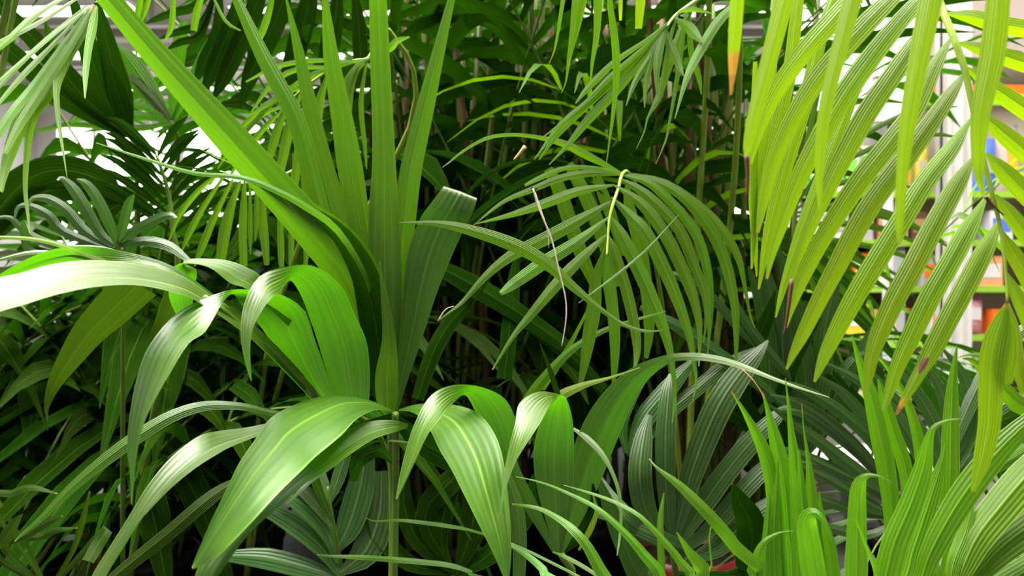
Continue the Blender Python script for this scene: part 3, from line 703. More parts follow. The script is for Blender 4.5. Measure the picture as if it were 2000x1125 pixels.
many(fi, ['1140,700,18;1070,650,32;1000,602,38;930,560,42;860,522,30;820,500,6', '1180,760,18;1120,700,30;1050,640,34;980,600,22;940,580,5',
          '985,740,30;995,640,32;1002,560,26;1010,490,8', '815,780,24;845,690,32;880,630,30;925,585,18;950,565,4'], (1.02, 1.08), 'dark', roll=(15,), fold=0.15)
many(fi, ['1050,430,3;970,520,8;920,600,3', '1180,380,4;1110,330,10;1040,350,20;960,400,24;900,450,14', '1165,345,4;1080,310,6;980,325,10;920,370,8;900,420,2'], (1.0, 1.0), 'dark', roll=(15,), fold=0.15)
lf(fi, '1405,520,10;1440,600,16;1480,660,20;1530,720,16;1560,760,4', (1.0, 1.02), 'grey', (20,), 0.2)
lf(fi, '1290,530,8;1340,545,18;1400,590,20;1450,650,14;1478,680,3', (1.0, 1.02), 'grey', (20,), 0.2)
lf(fi, '1250,600,10;1330,640,26;1400,690,30;1470,740,26;1540,800,10', (1.0, 1.02), 'grey', (20,), 0.2)
# second frond hanging from above
fj = fr(I, '1420,-60;1380,-15;1330,22;1312,38;1303,52', (0.92, 0.88, 0.85, 0.84, 0.83), (0.006, 0.0045, 0.003, 0.0022, 0.0012), 'stalk_lime', via=(P(1420, 500, 1.25), P(1445, 100, 1.05)))
for s in ('1310,40,4;1260,80,8;1200,121,12;1150,170,12;1124,202,2', '1308,45,4;1250,100,10;1190,152,12;1148,194,3', '1307,48,4;1260,110,14;1200,180,19;1150,232,18;1110,282,9;1072,322,1.5',
          '1305,50,4;1270,110,10;1240,160,11;1223,206,1.5', '1305,52,4;1280,90,14;1265,140,14;1260,180,8;1259,210,1.5', '1302,52,4;1290,85,16;1283,130,14;1283,190,2',
          '1300,56,4;1310,90,19;1325,125,14;1335,148,1.5', '1315,34,4;1345,53,21;1360,70,16;1375,86,1.5', '1324,24,4;1352,18,10;1391,26,1.5',
          '1308,42,4;1240,115,10;1160,190,14;1095,245,12;1043,312,1.5', '1309,44,4;1230,130,10;1150,205,10;1085,268,9;1053,312,2', '1310,42,4;1215,135,8;1130,215,9;1060,268,2',
          '1325,25,4;1310,70,8;1300,130,12;1288,190,10;1266,228,4;1258,258,3;1243,290,1', '1340,20,4;1330,100,10;1318,180,8;1308,235,5;1300,275,4;1281,320,1'):
    lf(fj, s, (0.84, 0.82), 'areca', (10, 5), 0.22, tip=0.03)
lf(fj, '1440,5,14;1400,45,20;1362,108,19;1340,155,12;1318,232,1.5', (0.84, 0.80), 'areca', (15,), 0.2)
lf(fj, '1360,0,6;1330,60,14;1305,130,17;1285,190,12;1262,235,3', (0.88, 0.88), 'areca', (10,), 0.2)
lf(fj, '1345,10,6;1350,100,12;1365,150,10;1370,185,2', (0.88, 0.88), 'areca', (10,), 0.2)
# third frond: leaf tips hanging into the top of the frame
fk = fr(I, '1330,-260;1240,-190;1150,-150;1080,-130', (0.95, 0.82, 0.75, 0.72), (0.006, 0.004, 0.002), 'stalk_lime', via=(P(1360, 500, 1.3), P(1385, 0, 1.15)))
for s, t in (('1105,-140,5;1104,-40,10;1090,60,6;1082,100,3;1071,127,1', 0.06), ('1140,-148,5;1132,-40,22;1121,60,17;1112,110,9;1105,160,3;1096,182,1', 0.04), ('1155,-150,5;1147,-30,10;1128,60,7;1116,104,2', 0),
             ('1175,-158,5;1169,-40,18;1166,60,13;1157,120,7;1153,167,1.5', 0.02), ('1200,-170,5;1190,-20,10;1199,60,14;1204,125,15;1200,200,9;1184,322,1.5', 0.02),
             ('1225,-180,5;1214,-60,9;1212,10,8;1212,40,5', 0.16), ('1262,-205,5;1255,-80,22;1251,0,19;1247,56,13', 0.14)):
    lf(fk, s, (0.75, 0.76), 'areca' if t < 0.1 else 'lime', (8,), 0.2, tip=t)

# ---- overhanging palm on the right, nearest to the lens
Lp = Plant('overhanging_palm', 'tall palm overhanging from the right, its lime frond hanging closest to the viewer', 2560, 0.80, r=0.15, h=0.3)
fl = fr(Lp, '1826,-60;1838,10;1862,72;1884,136;1898,200;1916,290;1938,380;1954,445;1964,530;1968,592', (0.62, 0.60, 0.585, 0.575, 0.57, 0.565, 0.56, 0.56, 0.555, 0.55), (0.007, 0.006, 0.0036, 0.003, 0.0028, 0.0024, 0.002, 0.0016, 0.0013, 0.001), 'stalk_lime', via=(P(2500, 300, 0.75), P(2250, -200, 0.68), P(1950, -180, 0.64)))
LD = (0.58, 0.555)
for s, t in (('1760,-70,30;1690,-30,38;1620,45,41;1570,102,38;1520,172,34;1486,245,24;1465,320,8', 0.02),
             ('1815,-70,10;1725,10,40;1650,90,42;1592,160,40;1545,240,36;1510,320,30;1490,400,20;1480,455,6', 0.03),
             ('1834,-30,6;1788,5,32;1705,105,42;1642,195,42;1600,270,38;1560,350,34;1530,430,26;1507,500,15;1498,545,5', 0.04),
             ('1840,18,6;1790,78,34;1740,150,40;1690,225,41;1650,300,39;1615,370,34;1588,430,28;1560,500,18;1547,545,8', 0.03),
             ('1859,70,6;1825,127,30;1786,212,38;1735,282,41;1685,345,41;1640,412,37;1602,475,33;1567,545,27;1546,600,16;1535,640,5', 0.04),
             ('1885,140,6;1855,183,30;1815,242,38;1765,312,41;1712,382,41;1675,442,40;1640,510,37;1605,577,33;1570,650,26;1549,692,15;1536,722,4', 0.04),
             ('1896,231,6;1856,290,35;1808,352,39;1765,422,41;1720,495,41;1680,562,39;1645,626,35;1615,686,26;1600,722,15;1591,746,5', 0.03),
             ('1902,305,6;1870,355,36;1820,446,41;1785,516,41;1750,580,39;1720,646,35;1704,692,27;1697,732,20;1690,775,6', 0),
             ('1926,383,6;1890,446,37;1855,511,39;1815,582,39;1780,656,35;1755,712,28;1735,772,18;1725,802,6', 0),
             ('1952,428,6;1925,482,35;1885,560,39;1850,626,37;1822,682,35;1800,722,25;1780,757,20;1750,810,5', 0.10)):
    lf(fl, s, LD, 'lime', (38, 10, -12, -20), 0.16, tip=t)
for s in ('1570,-60,10;1556,20,22;1540,150,27;1502,300,27;1477,420,17;1468,525,4', '1640,-40,10;1605,60,24;1572,200,29;1532,330,29;1502,450,22;1482,565,4', '1520,-50,8;1508,100,22;1492,230,27;1478,340,20;1471,465,4',
          '1700,100,8;1660,200,22;1610,330,26;1565,450,24;1530,560,14;1515,620,3', '1475,120,8;1474,240,18;1470,340,18;1473,450,14;1478,540,3'):
    lf(fl, s, (0.66, 0.66), 'lime', (15, 8), 0.25, tip=0.03)
for s in ('1850,26,5;1900,32,27;1960,48,33;2040,62,30;2110,80,6', '1872,83,5;1920,95,27;1980,116,33;2060,142,30;2120,170,6', '1886,130,5;1940,170,30;2005,215,35;2080,270,30;2130,310,6',
          '1908,215,5;1955,255,32;2010,302,37;2080,360,30;2120,400,6', '1926,298,5;1960,332,32;2005,378,37;2060,435,30;2100,490,6', '1944,380,5;1970,412,27;2005,458,32;2055,525,28;2080,570,5',
          '1956,450,5;1980,492,27;2010,545,32;2045,610,28;2060,660,5', '1964,530,4;1985,572,23;2012,632,28;2035,705,22', '1968,590,4;1975,640,26;1985,700,26;2000,770,12'):
    lf(fl, s, LD, 'lime', (20, 10), 0.25)
lf(fl, '1812,698,6;1805,708,13;1800,718,11;1794,730,3', (0.549, 0.549), 'p_brown', nm='dry_patch')
many(fl, ['1967,590,4;1952,640,36;1940,690,44;1935,760,42;1932,830,38;1918,900,30;1900,960,8', '1966,590,4;1966,650,34;1962,700,44;1965,750,20'], (0.555, 0.55), 'lime', roll=(0,), fold=0.2, tip=0.06)
# its nearer frond: five blades hanging through the picture
fm = fr(Lp, '2040,-190;1930,-165;1800,-140;1650,-120;1520,-100;1430,-95', (0.50, 0.47, 0.46, 0.46, 0.47, 0.48), (0.006, 0.003, 0.0015), 'stalk_lime', via=(P(2480, 250, 0.72), P(2280, -250, 0.6)))
for s, d, t in (('1945,-165,6;1952,-60,38;1949,0,41;1937,112,44;1914,225,33;1911,325,20;1914,352,14;1921,384,4', (0.45, 0.44), 0.03),
                ('1840,-145,6;1832,-60,42;1817,0,44;1795,112,37;1775,225,31;1763,325,22;1757,420,16;1757,465,10;1756,482,3', (0.45, 0.44), 0.03),
                ('1690,-125,6;1680,-50,36;1664,0,36;1635,112,30;1609,225,24;1600,325,16;1601,400,8;1602,428,3', (0.46, 0.45), 0.03),
                ('1550,-105,6;1544,-50,36;1531,0,37;1503,112,32;1473,225,26;1461,280,18;1458,307,7', (0.47, 0.47), 0.12),
                ('1442,-95,6;1441,-30,24;1437,40,26;1433,100,22;1430,150,12;1427,186,3', (0.48, 0.48), 0.42)):
    lf(fm, s, d, 'lime', (12, 4), 0.2, tip=t)

# ---- grey-green arching palm, right
O = Plant('arching_palm', 'grey-green palm with narrow leaves arching left above the white pots', 1770, 1.02, r=0.13)
fo = fr(O, '1770,1100;1760,1000;1752,960', (0.98, 0.95, 0.94), (0.0045, 0.004))
many(fo, ['1745,965,10;1690,892,28;1620,827,30;1560,788,22;1503,771,3', '1752,950,10;1705,862,26;1640,802,25;1570,760,16;1500,738,3', '1750,985,10;1700,940,27;1640,892,27;1560,832,19;1498,788,3',
          '1745,990,10;1720,962,25;1640,922,27;1560,886,19;1500,872,4', '1750,1010,10;1700,985,23;1620,937,15;1548,903,3', '1755,975,10;1740,900,24;1700,830,26;1650,770,20;1600,735,5',
          '1750,1010,8;1680,1000,20;1600,975,20;1520,965,6', '1750,1020,8;1690,1045,18;1620,1030,18;1560,1020,5', '1752,980,10;1660,925,22;1590,905,22;1535,905,5',
          '1748,960,8;1660,870,22;1580,810,24;1520,800,5'], (0.94, 0.92, 0.9), 'grey', roll=(22, 15), fold=0.25)
fo2 = fr(O, '1820,1000;1825,960', (0.98, 0.97), (0.0045, 0.004))
many(fo2, ['1820,965,10;1795,885,27;1742,802,27;1682,746,18;1600,703,3', '1828,955,10;1832,900,22;1790,830,27;1730,760,20;1662,690,3', '1830,960,10;1880,880,26;1900,800,28;1880,730,20;1840,680,4',
           '1835,965,10;1890,860,24;1960,790,28;2040,770,20', '1835,970,10;1920,880,24;1990,840,28;2060,830,20', '1825,955,8;1840,870,24;1800,780,26;1740,720,18;1700,700,3',
           '1830,950,8;1850,850,22;1845,780,22;1820,730,14;1795,700,3', '1830,950,8;1880,820,24;1930,720,28;1990,650,24;2040,620,10'], (0.97, 1.0), 'grey', roll=(15,), fold=0.22)
lf(fo2, '1835,975,8;2060,770,28;1985,735,24;1955,705,20;1920,695,15;1890,693,6;1868,700,2', (0.92, 0.85, 0.82), 'areca', (35,), 0.2, tip=0.05)
lf(fo2, '1835,975,8;2060,840,34;1990,790,34;1940,740,26;1900,705,10;1880,700,2', (0.92, 0.88), 'areca', (10,), 0.2)
many(fo2, ['1828,958,8;1760,880,24;1690,800,28;1630,740,24;1590,690,5', '1830,962,8;1900,870,24;1960,820,26;2030,805,14', '1828,958,8;1870,900,24;1950,880,26;2030,900,18'], (1.05, 1.1), 'dark', roll=(15,), fold=0.2)

# ---- upright grey palm between
Np = Plant('fan_palm', 'grey-green palm standing upright behind the yellow leaf tips', 1570, 1.23, r=0.12)
fn = fr(Np, '1570,960;1570,880', (1.12, 1.1), (0.0045, 0.004))
many(fn, ['1568,885,10;1540,760,38;1520,640,36;1495,540,26;1465,465,8', '1570,885,10;1575,760,40;1560,650,36;1540,550,24;1520,480,5', '1574,885,10;1600,760,40;1610,650,34;1630,560,20;1645,490,5',
          '1565,888,10;1510,780,36;1500,660,32;1480,570,22;1462,520,5', '1578,885,10;1640,790,38;1680,700,34;1710,640,16;1725,610,4', '1566,885,8;1550,800,30;1530,700,34;1530,600,24;1535,540,4',
          '1576,888,8;1620,800,34;1655,720,30;1690,690,10'], (1.1, 1.08), 'grey', roll=(10,), fold=0.15)
fn2 = fr(Np, '1555,600;1550,430;1560,380', (1.12, 1.1, 1.1), (0.004, 0.002), 'stalk_lime')
many(fn2, ['1552,425,4;1640,398,13;1740,418,13;1850,475,2', '1551,440,4;1640,436,13;1730,448,13;1820,490,2', '1553,410,4;1630,360,12;1720,352,12;1800,372,2', '1555,400,4;1620,310,11;1700,255,12;1790,215,10;1870,208,2',
           '1556,392,4;1640,320,11;1730,280,12;1820,262,10;1880,270,2', '1551,450,4;1620,480,12;1700,520,12;1770,570,2', '1550,460,4;1600,520,13;1660,580,13;1720,650,2', '1556,390,4;1600,270,11;1650,170,11;1700,110,2',
           '1550,455,4;1640,470,11;1740,490,11;1830,530,2', '1553,415,4;1660,410,11;1780,440,11;1880,500,2', '1552,470,4;1590,560,12;1620,640,12;1650,720,2', '1558,385,4;1580,260,11;1600,160,11;1610,80,2'], (1.1, 1.12), 'areca', roll=(25,), fold=0.25)
many(fn, ['1560,888,10;1450,790,38;1470,690,34;1497,625,26;1514,568,2', '1562,890,10;1520,830,30;1545,720,26;1600,620,10', '1560,890,8;1480,840,30;1420,800,30;1370,790,8'], (1.05, 1.0), 'dark', roll=(5,), fold=0.12)

# ---- bright young palm, bottom right
Q = Plant('bright_young_palm', 'bright lime young palm with upright pleated blades at the bottom right', 1660, 0.64, r=0.12, h=0.22)
fq = fr(Q, '1540,1280;1532,1240', (0.66, 0.655), (0.0045, 0.004), 'stalk_lime')
for s, d, t in (('1530,1245,14;1527,1130,34;1520,1050,34;1510,945,30;1488,870,24;1452,802,9;1428,764,1.5', (0.655, 0.66), 0.07), ('1532,1245,14;1546,1130,36;1540,1030,37;1530,930,34;1515,860,25;1499,800,9;1489,765,2', (0.65, 0.66), 0.08),
                ('1534,1245,14;1560,1130,30;1560,1000,30;1555,920,25;1546,850,13;1540,790,6;1534,738,1.5', (0.645, 0.65), 0.04), ('1534,1245,14;1592,1130,30;1590,1050,30;1585,970,22;1579,900,9;1570,840,3;1566,788,1.2', (0.64, 0.65), 0.08),
                ('1530,1245,12;1497,1130,20;1500,1020,15;1504,962,4', (0.64, 0.645), 0), ('1536,1245,12;1575,1130,26;1572,1040,24;1566,960,16;1560,880,4', (0.635, 0.64), 0),
                ('1530,1245,12;1515,1130,24;1512,1040,22;1516,970,12;1520,900,3', (0.64, 0.645), 0)):
    lf(fq, s, d, 'young', (20, -10), 0.45, tip=t)
fq2 = fr(Q, '1690,1280;1700,1240', (0.63, 0.625), (0.0045, 0.004), 'stalk_lime')
for s, d, t in (('1600,1245,12;1483,1132,27;1479,1092,21;1492,1060,12;1520,1042,5;1549,1037,1.5', (0.62, 0.61), 0), ('1640,1245,14;1597,1135,46;1582,1060,42;1577,1015,32;1592,1001,16;1611,1022,9;1625,1060,1.5', (0.61, 0.60, 0.585), 0),
                ('1680,1245,14;1673,1135,41;1673,1060,37;1674,1000,33;1677,950,26;1691,930,11;1715,930,5;1742,942,1.5', (0.61, 0.605, 0.59), 0), ('1700,1245,14;1727,1135,45;1746,1060,47;1776,990,43;1801,920,34;1811,870,20;1823,836,10;1850,822,6;1882,818,1.5', (0.61, 0.60, 0.59), 0),
                ('1705,1245,14;1765,1135,39;1781,1080,37;1801,1020,35;1821,960,28;1840,900,13;1849,858,1.5', (0.625, 0.63), 0), ('1710,1245,14;1792,1140,30;1812,1090,38;1842,1030,45;1882,965,49;1932,900,46;1992,838,36;2065,780,20', (0.62, 0.61, 0.59), 0),
                ('1700,1245,12;1748,1130,25;1745,1060,27;1740,980,31;1730,910,35;1716,840,33;1700,770,26;1680,710,14;1664,655,2', (0.67, 0.68), 0.0), ('1705,1245,12;1790,1060,18;1800,980,21;1800,900,23;1790,840,20;1770,780,14;1735,720,8;1694,674,1.5', (0.68, 0.69), 0),
                ('1702,1245,12;1782,1040,21;1776,960,25;1765,900,27;1741,830,25;1725,772,16;1715,740,3', (0.69, 0.70), 0), ('1712,1245,12;1845,1130,27;1850,1020,29;1855,940,33;1856,860,31;1858,800,26;1861,740,16;1869,675,2', (0.68, 0.69), 0),
                ('1695,1245,6;1714,1132,10;1690,1062,6;1671,1012,1.5', (0.58, 0.57), 0), ('1690,1245,10;1632,1140,30;1618,1060,26;1604,1000,10;1600,960,2', (0.64, 0.645), 0)):
    lf(fq2, s, d, 'young', (22, -5), 0.3, tip=t)
fq3 = fr(Q, '1840,1230;1852,1180', (0.64, 0.635), (0.0045, 0.004), 'stalk_lime')
for s in ('1854,1184,12;1900,1062,52;1952,990,62;2012,920,62;2080,850,40', '1856,1184,12;1942,1082,52;2005,1030,62;2080,975,50', '1858,1186,12;1960,1140,50;2060,1080,50', '1850,1184,12;1862,1100,26;1885,1040,26;1900,980,4',
          '1850,1184,10;1830,1120,26;1812,1090,18;1806,1060,3'):
    lf(fq3, s, (0.64, 0.66), 'areca', (12,), 0.25)

# ---- palm at the upper left whose pale frond hangs into the picture
R1 = Plant('drooping_palm', 'palm at the upper left with a pale shiny frond hanging down in strands', -260, 0.90, r=0.13)
f1 = fr(R1, '330,-110;260,-60;205,-8;186,8', (0.84, 0.80, 0.77, 0.76), (0.004, 0.003, 0.0015), 'stalk', via=(P(-80, 500, 0.95), P(60, -150, 0.92), P(250, -200, 0.88)))
for s, t in (('185,10,5;150,60,15;110,120,21;75,180,25;45,225,27;22,290,23;8,340,15;3,375,6', 0.06), ('188,12,5;162,60,18;127,120,21;97,180,22;64,228,17;53,300,11;50,370,9;55,420,6;58,455,2', 0.02),
             ('190,12,5;185,40,19;175,85,17;168,140,13;166,192,2', 0.03), ('178,18,5;148,70,14;125,115,19;112,165,16;112,205,12;117,252,8;123,292,5;131,346,1', 0.02),
             ('182,8,4;110,62,8;45,118,8;-10,165,4', 0), ('160,-10,6;85,38,10;20,72,9;-30,95,4', 0), ('135,-12,8;70,28,12;24,72,12;-8,100,8', 0), ('172,14,4;95,95,10;42,150,10;-5,205,6', 0),
             ('176,14,4;115,98,14;62,172,16;22,222,16;-15,280,12', 0), ('170,10,4;90,75,8;30,135,8;-20,190,5', 0), ('183,14,5;140,85,14;85,170,18;40,240,16;10,300,8', 0)):
    lf(f1, s, (0.78, 0.68), 'areca', (42, 38, 25), 0.2, tip=t)
f1b = fr(R1, '560,-60;420,-40;375,-10', (0.92, 0.90, 0.89), (0.005, 0.0015), 'stalk', via=(P(-60, 480, 1.0), P(120, -220, 1.0)))
many(f1b, ['400,-25,6;385,20,14;378,60,12', '340,-20,8;335,50,11;322,78,3', '300,-25,5;283,20,10;276,40,6', '410,-20,4;440,40,7;470,60,3', '540,-40,6;520,40,14;500,90,10', '280,-30,6;272,10,12;268,36,10'], (0.9, 0.9), 'areca', roll=(10,), fold=0.2)

# ---- wide dark palm leaves on the left
R2 = Plant('dark_wide_palm', 'palm with wide dark green pleated leaves against the bright window on the left', 60, 1.45, r=0.14)
f2 = fr(R2, '268,330;255,268', (1.22, 1.2), (0.004, 0.003), via=(P(240, 700, 1.4),))
many(f2, ['253,268,14;235,190,46;218,120,40;203,60,28;192,10,12;186,-20,4', '250,266,14;205,190,44;180,115,40;160,50,28;140,-5,12', '247,265,12;165,190,46;105,120,38;45,55,32;-20,-5,20',
          '244,265,12;130,195,40;60,135,38;-10,75,32', '250,266,12;240,215,34;226,170,30;214,130,10'], (1.2, 1.16), 'dark', roll=(0,), fold=0.1)
f2b = fr(R2, '270,420;238,392', (1.2, 1.18), (0.004, 0.003), via=(P(240, 700, 1.4),))
many(f2b, ['238,392,16;195,352,52;125,332,62;60,347,62;5,400,70;-40,470,40', '240,394,12;150,372,40;70,380,48;0,440,40;-40,500,10', '242,396,10;200,420,44;190,470,44;200,520,14'], (1.18, 1.14), 'dark', roll=(15,), fold=0.1)
f2c = fr(R2, '345,330;335,235', (1.3, 1.27), (0.004, 0.003), via=(P(260, 700, 1.42),))
many(f2c, ['333,235,8;290,170,34;255,120,36;228,88,8', '334,236,8;300,195,24;262,160,26;240,148,6', '336,236,8;340,160,24;350,90,28;360,40,10', '330,236,6;270,225,18;215,222,20;165,228,14;138,240,2', '332,240,6;280,250,12;220,248,12;163,258,2',
           '336,238,8;372,170,22;400,110,24;420,60,8', '334,236,6;300,215,14;262,205,12;230,208,3'], (1.27, 1.25), 'kentia', roll=(5,), fold=0.15)

# ---- grey narrow-leaved palm on the left, middle height
R5 = Plant('narrow_leaf_palm', 'grey-green palm with narrow curling leaflets at the left below the window', 240, 1.18, r=0.12)
f5 = fr(R5, '240,560;232,470', (1.0, 0.98), (0.004, 0.002))
many(f5, ['225,480,8;195,455,20;170,410,22;145,370,22;122,348,10;112,352,3', '222,485,8;165,450,20;130,410,21;95,388,19;65,387,10;54,402,3', '220,490,8;125,452,19;95,420,18;60,402,14;36,404,8;28,428,3',
          '218,500,8;95,475,18;45,448,15;20,425,10;-15,426,5', '228,478,8;215,440,20;195,395,22;170,360,18;150,350,4', '230,478,8;240,440,18;250,400,18;262,380,4', '232,478,8;262,450,18;300,430,20;330,420,14;345,425,3',
          '222,495,8;120,500,16;60,490,16;48,455,15;45,430,4', '230,480,8;280,470,20;330,480,20;370,510,10', '226,500,8;150,520,20;80,540,22;20,560,14'], (0.98, 0.95), 'grey', roll=(20,), fold=0.2)
f5b = fr(R5, '345,560;338,450;330,380;305,300', (1.06, 1.05, 1.05, 1.04), (0.006, 0.004, 0.002))
rows = []
for i in range(9):
    t = i / 8; bx, by = 338 - 30 * t, 455 - 150 * t
    ln = 190 - 60 * t
    a = math.radians(148 - 10 * t + rnd.uniform(-4, 4))
    ex, ey = bx + ln * math.cos(a), by - ln * math.sin(a)
    rows.append('%.0f,%.0f,4;%.0f,%.0f,%.0f;%.0f,%.0f,%.0f;%.0f,%.0f,2' % (bx, by, bx * .6 + ex * .4, by * .6 + ey * .4 - 6, 15, bx * .25 + ex * .75, by * .25 + ey * .75 - 4, 13, ex, ey + 10))
    a2 = math.radians(40 + 10 * t + rnd.uniform(-6, 6)); ln *= 0.8
    ex, ey = bx + ln * math.cos(a2), by - ln * math.sin(a2)
    rows.append('%.0f,%.0f,4;%.0f,%.0f,%.0f;%.0f,%.0f,2' % (bx, by, bx * .5 + ex * .5, by * .5 + ey * .5 - 8, 15, ex, ey + 8))
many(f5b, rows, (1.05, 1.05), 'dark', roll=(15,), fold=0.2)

# ---- hanging comb of leaflets behind the upright blades
R7 = Plant('curtain_palm', 'palm hanging a curtain of olive leaflets behind the upright blades', 480, 1.36, r=0.12)
f7 = fr(R7, '600,330;545,345;480,350;430,335', (1.04, 1.0, 0.98, 0.98), (0.005, 0.003, 0.0015), 'stalk_lime', via=(P(520, 700, 1.3), P(610, 400, 1.15)))
many(f7, ['470,352,4;452,400,15;439,450,22;430,514,17', '478,352,4;476,400,13;474,450,15;476,520,14', '512,350,5;514,440,17;518,480,15;521,518,9', '545,346,5;548,470,13;550,522,9', '570,340,5;569,480,11;566,517,4',
          '488,352,4;489,450,9;489,497,1.5', '455,350,4;420,420,12;395,480,14;380,520,3', '440,340,4;400,400,10;372,450,12;355,490,3', '432,336,4;390,370,10;350,420,10;330,470,3', '590,335,4;596,420,12;598,500,10;592,540,3', '500,352,4;502,420,11;498,470,3'], (0.99, 0.98), 'areca', roll=(5,), fold=0.25, tip=0.02)
f7b = fr(R7, '760,60;722,112;690,120;640,140;590,175;550,215', (1.06, 1.0, 0.99, 0.98, 0.97, 0.97), (0.005, 0.003, 0.0012), 'stalk_lime', via=(P(560, 700, 1.35), P(800, 250, 1.15)))
many(f7b, ['720,115,3;670,125,9;600,150,10;540,195,9;480,228,3', '718,117,4;695,135,15;682,170,19;680,215,14;678,250,3', '700,120,4;675,165,18;668,205,18;660,250,3', '640,142,4;625,195,17;618,245,17;610,290,3',
           '590,175,4;568,235,17;556,290,19;546,340,14;542,365,3', '575,185,4;548,235,14;535,275,17;524,315,12;518,340,2', '605,165,4;590,250,17;580,320,17;570,395,12;565,430,3', '660,130,4;580,135,10;530,165,10;490,220,3',
           '690,120,4;610,118,9;540,130,9;480,160,3', '720,112,4;760,95,14;775,80,12;800,72,3', '716,118,4;705,200,10;712,280,8;716,330,2', '640,142,4;560,175,10;500,235,9;460,285,2', '600,168,4;540,190,10;480,240,10;430,300,2',
           '560,205,4;510,225,10;460,275,10;425,330,2', '552,214,3;505,262,12;470,310,10;445,350,2'], (0.98, 0.97), 'areca', roll=(10,), fold=0.25)

fsd = fr(R7, '700,-30;600,-50;480,-45;400,-30', (1.25, 1.22, 1.2, 1.2), (0.005, 0.003, 0.0015), 'stalk', via=(P(560, 700, 1.4), P(760, 200, 1.35)))
many(fsd, ['520,-48,6;500,10,32;470,80,35;438,150,28;415,196,3', '470,-44,6;462,20,26;436,85,31;410,150,24;394,186,3', '560,-50,6;550,10,36;522,75,41;490,145,32;470,212,3', '440,-40,5;380,12,16;340,24,16;305,37,11;284,46,2', '430,-38,5;395,44,14;355,60,15;307,77,2',
           '425,-36,5;395,64,13;352,82,14;326,97,2', '430,-35,6;425,60,23;400,120,27;378,165,3', '610,-50,6;602,10,36;582,85,41;562,160,30;548,212,3', '660,-40,6;656,30,31;641,100,37;628,172,3', '690,-32,6;700,40,26;704,110,28;700,170,3'], (1.2, 1.18), 'dark', roll=(5,), fold=0.15)

# ---- small shaded plant in the bottom left corner
SP = Plant('seedling_palm', 'small shaded palm with short blunt leaves in the bottom left corner', 110, 0.92, r=0.09, h=0.2)
fs = fr(SP, '95,1180;95,1150', (0.96, 0.95), (0.004, 0.003))
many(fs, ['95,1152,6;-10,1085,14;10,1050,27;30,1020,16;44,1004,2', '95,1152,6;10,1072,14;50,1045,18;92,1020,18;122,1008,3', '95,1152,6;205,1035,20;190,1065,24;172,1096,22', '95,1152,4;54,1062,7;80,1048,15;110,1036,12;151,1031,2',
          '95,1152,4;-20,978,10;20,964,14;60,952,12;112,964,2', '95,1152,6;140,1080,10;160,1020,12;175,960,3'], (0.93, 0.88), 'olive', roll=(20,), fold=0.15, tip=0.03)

# ---- the fibre threads that hang off the fronds are dry parts of the areca leaves
def thread(parent, s, d, mat='thread', r=0.0007):
    tube('dry_fibre', [P(q[0], q[1], d) for q in parse(s)], (r, r * 0.5), mat, parent, 5, 4)
thread(fi, '1041,368;1050,400;1060,425;1078,470;1092,530;1104,580;1106,615;1102,650;1097,676', 0.80, r=0.0011)
thread(fi, '1043,370;1060,420;1070,455;1072,485', 0.803)
thread(fi, '855,627;870,605;886,598', 0.79, r=0.0008)
lf(fi, '1039,366,3;1043,372,10;1049,368,3', 0.80, 'olive', nm='husk')
tube('dry_tip', [P(1026, 286, 0.95), P(1015, 300, 0.95), P(1004, 312, 0.95)], (0.0028, 0.0012), 'straw', fi, 6, 3)
thread(fd, '965,990;945,985;922,987', 0.74, r=0.0006)
thread(fo, '1448,720;1470,742;1486,765;1492,780', 0.86, 'straw', 0.0009)
thread(fm, '1458,303;1460,340;1459,390', 0.468, 'cane_brown', 0.0018)
tube('dry_hook', [P(1547, 545, 0.552), P(1540, 600, 0.552), P(1534, 640, 0.552), P(1530, 655, 0.552)], (0.0018, 0.0006), 'cane_brown', fl, 6, 4)
tube('dry_hook', [P(1925, 385, 0.50), P(1940, 402, 0.51), P(1960, 420, 0.52)], (0.0012, 0.0005), 'cane_brown', fm, 6, 4)

